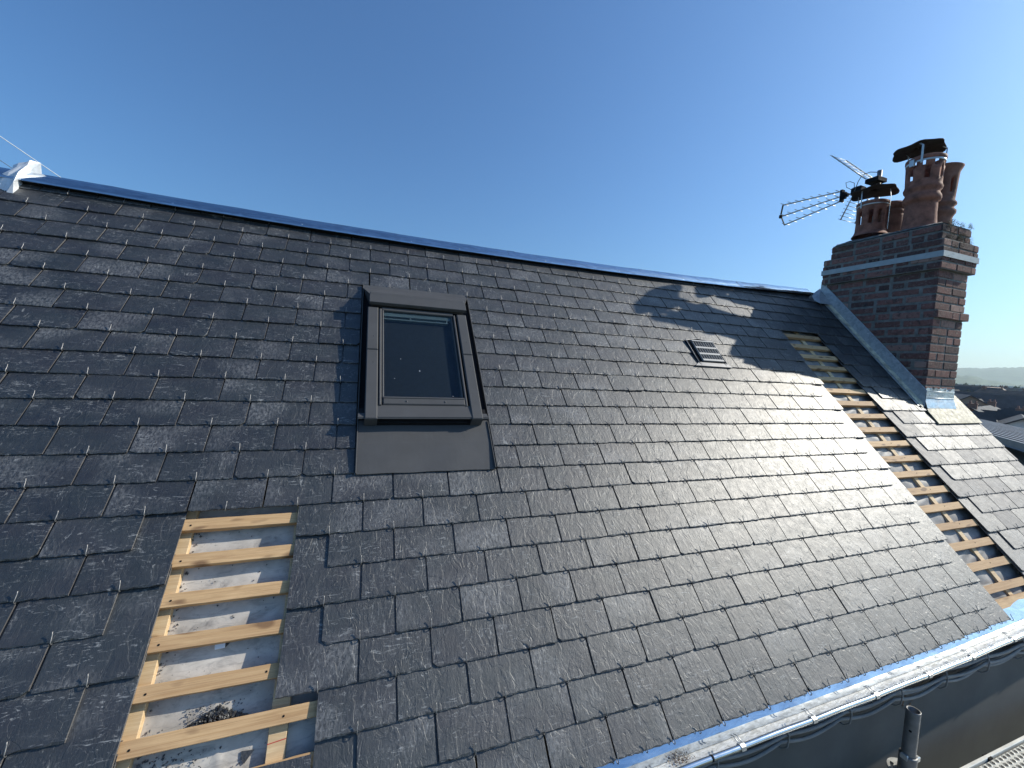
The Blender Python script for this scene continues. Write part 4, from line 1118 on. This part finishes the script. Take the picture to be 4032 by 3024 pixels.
# ------------------------------------------------------------------ overhead wires
def pdir(az, el, d): a, e = math.radians(az), math.radians(el); return CAMP + Vector((math.cos(e) * math.cos(a), math.cos(e) * math.sin(a), math.sin(e))) * d
mb = MB(); mb.tube([pdir(124.2, 18.0, 16), pdir(121.3, 16.1, 16.5), pdir(117.7, 14.0, 17), pdir(114.5, 12.0, 17.6)], 0.009, 6)
link('overhead_wire', mb, M['wire'], None, label='thin pale wire crossing the sky down to the left end of the ridge', cat='wire')
mb = MB(); mb.tube([pdir(124, 15.9, 14), pdir(121.3, 14.23, 14), pdir(119.6, 13.2, 14)], 0.006, 6)
link('overhead_wire', mb, M['wire_dark'], None, label='short dark wire ending behind the white ridge end sleeve', cat='wire')

# ------------------------------------------------------------------ the town
def gmat(name, c1, c2, sc, bs=0.0):
    m, nt, b = mat(name); c = coord(nt)
    col = ramp(nt, noise(nt, c, sc, 8, 0.65), [(0.35, c1), (0.65, c2)]); nt.links.new(col, b.inputs['Base Color']); b.inputs['Roughness'].default_value = 0.95
    return m
M['ground'] = gmat('ground', (0.05, 0.07, 0.035), (0.12, 0.12, 0.09), 0.02)
M['hill'] = gmat('hill_woods', (0.02, 0.045, 0.022), (0.08, 0.12, 0.06), 0.02)
M['tree'] = gmat('leaves', (0.025, 0.04, 0.018), (0.07, 0.09, 0.035), 1.5)
M['bark'] = simple('bark', (0.10, 0.08, 0.06), 0.9)
M['trunk'] = M['bark']
M['town_slate'] = simple('town_slate', (0.050, 0.055, 0.062), 0.8, 0.0, 0.3, 1.2, 0.0, 8, 0.3)
M['town_tile'] = simple('town_tile', (0.16, 0.10, 0.075), 0.8, 0.0, 0.3, 1.2)
M['town_wall'] = simple('town_wall', (0.34, 0.29, 0.23), 0.9, 0.0, 0.25, 0.6)
M['town_white'] = simple('town_white', (0.72, 0.71, 0.68), 0.8, 0.0, 0.1, 0.6)
M['town_brick'] = simple('town_brick', (0.22, 0.12, 0.09), 0.9, 0.0, 0.25, 0.8)
M['pane'] = simple('town_window', (0.03, 0.035, 0.045), 0.1)
mb = MB(); mb.poly([(-8900, -8900, GZ), (8900, -8900, GZ), (8900, 8900, GZ), (-8900, 8900, GZ)]); link('ground', mb, M['ground'], kind='structure')

def house_at(az, dist, rz, w, d, eave, ridge, wm, rm, label, dormers=0, chim_=1, name='town_house'):
    a = math.radians(az); c = (CAMP.x + dist * math.cos(a), CAMP.y + dist * math.sin(a), GZ)
    t = thing(name, c, label, 'house', 'houses of the town beyond the roof', rz)
    F = WM[t.name]
    mb = MB(); mb.box(-w / 2, w / 2, -d / 2, d / 2, 0, eave)
    for s_ in (-1, 1): mb.poly([(s_ * w / 2, -d / 2, eave), (s_ * w / 2, d / 2, eave), (s_ * w / 2, 0, ridge)])
    link('wall', mb, wm, t, F)
    mb = MB(); o = 0.35; zt = ridge + 0.12; ze = eave - o * (ridge - eave) / (d / 2) + 0.12
    for s_ in (-1, 1):
        mb.poly([(-w / 2 - o, s_ * (d / 2 + o), ze), (w / 2 + o, s_ * (d / 2 + o), ze), (w / 2 + o, 0, zt), (-w / 2 - o, 0, zt)])
        mb.poly([(-w / 2 - o, s_ * (d / 2 + o), ze - 0.15), (w / 2 + o, s_ * (d / 2 + o), ze - 0.15), (w / 2 + o, 0, zt - 0.15), (-w / 2 - o, 0, zt - 0.15)])
        mb.poly([(-w / 2 - o, s_ * (d / 2 + o), ze), (w / 2 + o, s_ * (d / 2 + o), ze), (w / 2 + o, s_ * (d / 2 + o), ze - 0.15), (-w / 2 - o, s_ * (d / 2 + o), ze - 0.15)])
        for e in (-1, 1): mb.poly([(e * (w / 2 + o), s_ * (d / 2 + o), ze), (e * (w / 2 + o), 0, zt), (e * (w / 2 + o), 0, zt - 0.15), (e * (w / 2 + o), s_ * (d / 2 + o), ze - 0.15)])
    roof = link('roof', mb, rm, t, F)
    for i in range(chim_):
        mb = MB(); cx = (-1) ** i * (w / 2 - 0.6); mb.box(cx - 0.22, cx + 0.22, -0.35, 0.35, eave, ridge + 0.55); mb.box(cx - 0.26, cx + 0.26, -0.39, 0.39, ridge + 0.45, ridge + 0.551)
        for q_ in (-0.2, 0.2): mb.lathe([(0.11, ridge + 0.55), (0.09, ridge + 0.85), (0.02, ridge + 0.85)], cx, q_, 8)
        link('chimney', mb, M['town_brick'], t, F)
    for i in range(dormers):
        x = -w / 2 + w * (i + 0.5) / dormers
        for s_ in (-1, 1):
            mb = MB(); y0 = s_ * (d / 2 - 0.3); y1 = s_ * (d / 2 - 2.4); zb = eave + 0.2; zt2 = eave + 1.7; z3 = zt2 + 0.8
            mb.poly([(x - 0.6, y0, zb), (x + 0.6, y0, zb), (x + 0.6, y0, zt2), (x, y0, z3), (x - 0.6, y0, zt2)])
            for e in (-0.6, 0.6): mb.poly([(x + e, y0, zb), (x + e, y1, zb), (x + e, y1, zt2), (x + e, y0, zt2)])
            dm = link('dormer', mb, M['town_white'] if i % 2 else wm, t, F)
            mb = MB()
            for e in (-0.8, 0.8): mb.poly([(x + e, y0 + s_ * 0.15, zt2 - 0.2), (x, y0 + s_ * 0.15, z3 + 0.1), (x, y1, z3 + 0.1), (x + e, y1, zt2 - 0.2)])
            link('dormer_roof', mb, rm, dm, F)
            mb = MB(); mb.box(x - 0.35, x + 0.35, min(y0, y0 + s_ * 0.03), max(y0, y0 + s_ * 0.03), zb + 0.3, zt2 - 0.1); link('pane', mb, M['pane'], dm, F)
    for fl in range(int(eave // 2.9)):
        for i in range(max(1, int(w // 3))):
            x = -w / 2 + w * (i + 0.5) / max(1, int(w // 3))
            for s_ in (-1, 1):
                mb = MB(); y = s_ * d / 2; mb.box(x - 0.5, x + 0.5, y - 0.04, y + 0.04, 1.0 + fl * 2.8, 2.4 + fl * 2.8); link('window', mb, M['pane'], t, F)
R_ = math.radians
TS, TT, TW, TWH, TB = M['town_slate'], M['town_tile'], M['town_wall'], M['town_white'], M['town_brick']
house_at(22.6, 92, R_(35), 11, 9, 5.0, 7.9, TW, TS, 'small slate roofed house just right of the chimney base')
house_at(21.2, 118, R_(112), 16, 10, 4.6, 8.0, TB, TS, 'long dark roofed brick house with a gable left of the dormers', 2)
house_at(21.0, 74, R_(15), 15, 8, 4.4, 6.9, TB, TS, 'dark slate terrace in shade just above the ribbed roof', 3, 2)
house_at(19.4, 98, R_(100), 20, 10, 4.8, 8.0, TW, TS, 'wide slate roof carrying several pale dormers', 4, 2)
house_at(18.7, 66, R_(20), 12, 8, 4.2, 6.6, TWH, TS, 'white walled house at the right edge above the ribbed roof', 2)
house_at(19.6, 132, R_(60), 12, 9, 5.2, 8.6, TW, TT, 'house with brownish tiled roof behind the dormered roof', 1)
house_at(18.2, 150, R_(30), 14, 9, 5.4, 8.6, TWH, TS, 'far white house at the right edge of the town', 2)
house_at(22.2, 165, R_(80), 14, 9, 5.4, 8.9, TW, TS, 'far slate roof touching the chimney edge', 1)
house_at(20.5, 190, R_(10), 18, 9, 5.6, 9.0, TWH, TT, 'far low white house with a tiled roof', 2)
house_at(19.0, 230, R_(45), 16, 10, 5.6, 9.1, TW, TS, 'far dark roofed house before the trees')
house_at(21.7, 250, R_(120), 16, 10, 5.6, 9.2, TWH, TS, 'farthest slate house left of the town trees')
for i, (az, dist, w, h, rz) in enumerate([(22.2, 900, 30, 9, 0.4), (21.3, 1100, 60, 8, 0.2), (20.2, 760, 40, 8.5, 0.7), (19.3, 820, 44, 9, 0.3), (19.0, 1000, 36, 10, 0.9), (20.8, 1400, 50, 9, 0.1), (19.7, 1300, 60, 8, 0.5)]):
    a = R_(az); c = (CAMP.x + dist * math.cos(a), CAMP.y + dist * math.sin(a), GZ)
    lab = ['white shed below the hill nearest the chimney', 'long white warehouse on the valley floor', 'pale low warehouse left of the bright pair', 'bright white warehouse before the wooded rise', 'tall white block beside the bright warehouse', 'farthest pale shed under the dark hill', 'far long pale roof in the haze'][i]
    t = thing('warehouse', c, lab, 'warehouse', 'warehouses on the valley floor', rz); F = WM[t.name]
    mb = MB(); mb.box(-w / 2, w / 2, -12, 12, 0, h); link('wall', mb, TWH, t, F)
    mb = MB(); mb.prism([(-w / 2 - .5, -12.5), (w / 2 + .5, -12.5), (w / 2 + .5, 12.5), (-w / 2 - .5, 12.5)], h + 0.01, h + 0.8); link('roof', mb, M['town_white'], t, F)

def tree_mesh(seed, H, R0):
    rs = random.Random(seed); cr = MB(); tk = MB()
    tk.tube([(0, 0, 0), (0.1, 0, H * 0.35), (0.2, 0.1, H * 0.7)], [0.03 * H, 0.022 * H, 0.008 * H], 7)
    lobes = []
    for _ in range(11):
        a = rs.uniform(0, 6.3); rr = rs.uniform(0, R0 * 0.65); z = H * rs.uniform(0.42, 0.88)
        lobes.append((Vector((rr * math.cos(a), rr * math.sin(a), z)), rs.uniform(0.28, 0.5) * R0))
        tk.tube([(0.1, 0, H * 0.35), lobes[-1][0]], [0.012 * H, 0.003 * H], 5)
    for c, r in lobes:
        for _ in range(190):
            d = Vector((rs.gauss(0, 1), rs.gauss(0, 1), rs.gauss(0, 1))).normalized(); p = c + d * r * rs.uniform(0.6, 1.08)
            s_ = rs.uniform(0.12, 0.32); u = Vector((rs.gauss(0, 1), rs.gauss(0, 1), rs.gauss(0, 1))).normalized() * s_; w = d.cross(u).normalized() * s_
            cr.poly([p - u, p + w, p + u * 0.9]); 
    c = cr.mesh('crown'); c.materials.append(M['tree']); t = tk.mesh('trunk'); t.materials.append(M['bark']); return c, t
TM = [tree_mesh(i + 50, 8.2, 3.6) for i in range(3)]
spots = [(22.6, 150), (22.0, 205), (21.4, 160), (20.9, 215), (20.3, 240), (19.9, 175), (19.4, 205), (18.9, 190), (18.5, 215)]
lbl = ['the tree closest to the chimney base', 'second tree from the chimney', 'third tree from the chimney', 'fourth tree from the chimney', 'middle tree of the row before the valley', 'sixth tree from the chimney', 'seventh tree from the chimney', 'eighth tree from the chimney', 'rightmost tree at the edge of the photo']
for i, (az, d_) in enumerate(spots):
    a = R_(az); s_ = U(0.85, 1.12)
    t = thing('tree', (CAMP.x + d_ * math.cos(a), CAMP.y + d_ * math.sin(a), GZ), 'dark leafy crown among far roofs, ' + lbl[i], 'tree', 'trees among the far houses', U(0, 6))
    F = WM[t.name] @ Matrix.Scale(s_, 4); link('crown', TM[i % 3][0], None, t, F); link('trunk', TM[i % 3][1], None, t, F)
# hedgerow woods on the valley floor reading as one mass
mb = MB(); rs = random.Random(77)
for _ in range(5200):
    az = R_(rs.uniform(15.5, 25.5)); d_ = rs.uniform(330, 1500) ; s_ = rs.uniform(2.0, 5.0); h = rs.uniform(2, 7)
    d_ = round(d_ / 130) * 130 + rs.gauss(0, 12)
    p = Vector((CAMP.x + d_ * math.cos(az), CAMP.y + d_ * math.sin(az), GZ + h)); u = Vector((rs.gauss(0, 1), rs.gauss(0, 1), rs.gauss(0, 0.6))).normalized() * s_; w = Vector((rs.gauss(0, 1), rs.gauss(0, 1), rs.gauss(0, 0.8))).normalized() * s_
    mb.poly([p - u, p + w, p + u]); mb.poly([p - w, p + u * 0.5, p + w])
link('woods', mb, M['hill'], None, label='distant woods and hedges across the valley floor', cat='woods', kind='stuff')

# hills
def hill(d0, hmax, az0, az1, n, seed, name, prof):
    rs = random.Random(seed); mb = MB(); mb.sm = True; g = []
    ph = [rs.uniform(0, 6) for _ in range(6)]
    for j in range(26):
        t = j / 25; row = []
        for i in range(n + 1):
            az = R_(az0 + (az1 - az0) * i / n); d_ = d0 * (1 + 0.45 * t)
            e = prof(math.degrees(az)); s_ = math.sin(min(1, t * 1.6) * math.pi / 2) ** 1.3
            z = GZ + (hmax * e + 5 * math.sin(az * 60 + ph[0]) + 2.0 * math.sin(az * 220 + ph[1])) * s_ + (rs.uniform(-1, 1) * 5.0 * s_ * (d0 / 3000))
            row.append(mb.V((CAMP.x + d_ * math.cos(az), CAMP.y + d_ * math.sin(az), z)))
        g.append(row)
    for j in range(25):
        for i in range(n): mb.F([g[j][i], g[j][i + 1], g[j + 1][i + 1], g[j + 1][i]])
    link(name, mb, M['hill'], kind='structure')
hill(3000, 112, -30, 75, 500, 1, 'hills', lambda a: 1.0 + 0.10 * math.sin((a + 4) * 0.35))
hill(1700, 46, 14, 60, 260, 2, 'hills', lambda a: max(0.05, 0.30 + 0.75 * (1 / (1 + math.exp(-(a - 21.3) * 1.8)))))

# neighbouring ribbed roof
az38 = math.radians(38); dx, dy = math.cos(az38), math.sin(az38); nxv, nyv = math.sin(az38), -math.cos(az38)
nb = thing('neighbour_building', (27, 6.5, GZ), 'low neighbouring building with a dark ribbed metal roof beyond the verge', 'building')
def NB(s_, t_, z): return (s_ * dx + t_ * nxv, s_ * dy + t_ * nyv, z)
mb = MB(); pitch = 0.40; t0 = 7.6
# position of the roof in its own axes: s along the ribs, t across them, towards us
def rib(t):
    ph = ((t - t0) / pitch) % 1.0
    return 0.0 if ph < 0.42 else (0.085 if 0.5 < ph < 0.9 else 0.03)
ts = []
t = t0
while t < t0 + pitch * 12:
    for f_, h in ((0.0, 0.0), (0.40, 0.0), (0.46, 0.22), (0.76, 0.22), (0.96, 0.0)): ts.append((t + f_ * pitch, h))
    t += pitch
for (ta, ha), (tb, hb) in zip(ts, ts[1:]):
    za = -1.45 - 0.085 * (ta - t0); zb = -1.45 - 0.085 * (tb - t0)
    mb.poly([NB(10, ta, za + ha), NB(60, ta, za + ha), NB(60, tb, zb + hb), NB(10, tb, zb + hb)][::-1])
M['ribbed'] = simple('ribbed_sheet', (0.17, 0.16, 0.17), 0.42, 0.3, 0.15, 0.8)
link('roof', mb, M['ribbed'], nb, label='dark ribbed sheet roof')
tE = ts[-1][0]; zE = -1.45 - 0.085 * (tE - t0)
mb = MB(); M4 = Matrix(((dx, nxv, 0, 0), (dy, nyv, 0, 0), (0, 0, 1, 0), (0, 0, 0, 1)))
mb.box(10, 60, tE + 0.02, tE + 0.20, zE - 0.35, zE + 0.02, M4); link('fascia', mb, M['frame_dark'], nb)
mb = MB(); mb.box(10.5, 59.5, t0 + 0.3, tE - 0.1, GZ, zE - 0.10, M4); link('wall', mb, TW, nb)
mb = MB(); mb.tube([NB(10, tE + 0.30, zE - 0.22), NB(60, tE + 0.30, zE - 0.22)], 0.07, 8); mb.tube([NB(26, tE + 0.32, zE - 0.25), NB(26, tE + 1.3, zE - 1.6)], 0.06, 8); link('gutter', mb, M['galv'], nb)
mb = MB(); mb.box(10, 60, tE + 0.9, tE + 8, -4.6, -4.4, M4); M['lean'] = simple('lean_to_sheet', (0.36, 0.32, 0.27), 0.8, 0.0, 0.3, 0.5); link('lean_to_roof', mb, M['lean'], nb, label='beige lean-to roof below the ribbed roof')

# ------------------------------------------------------------------ haze
hz = MB(); hz.box(-9000, 9000, -9000, 9000, GZ - 1.0, 190)
m = bpy.data.materials.new('haze'); m.use_nodes = True; nt = m.node_tree; nt.nodes.clear()
out = nt.nodes.new('ShaderNodeOutputMaterial'); vol = nt.nodes.new('ShaderNodeVolumePrincipled')
vol.inputs['Color'].default_value = (0.78, 0.94, 0.96, 1); vol.inputs['Density'].default_value = 0.00018; vol.inputs['Anisotropy'].default_value = 0.35
nt.links.new(vol.outputs[0], out.inputs['Volume'])
link('haze', hz, m, None, kind='stuff', label='thin bluish haze filling the air over the valley', cat='haze')
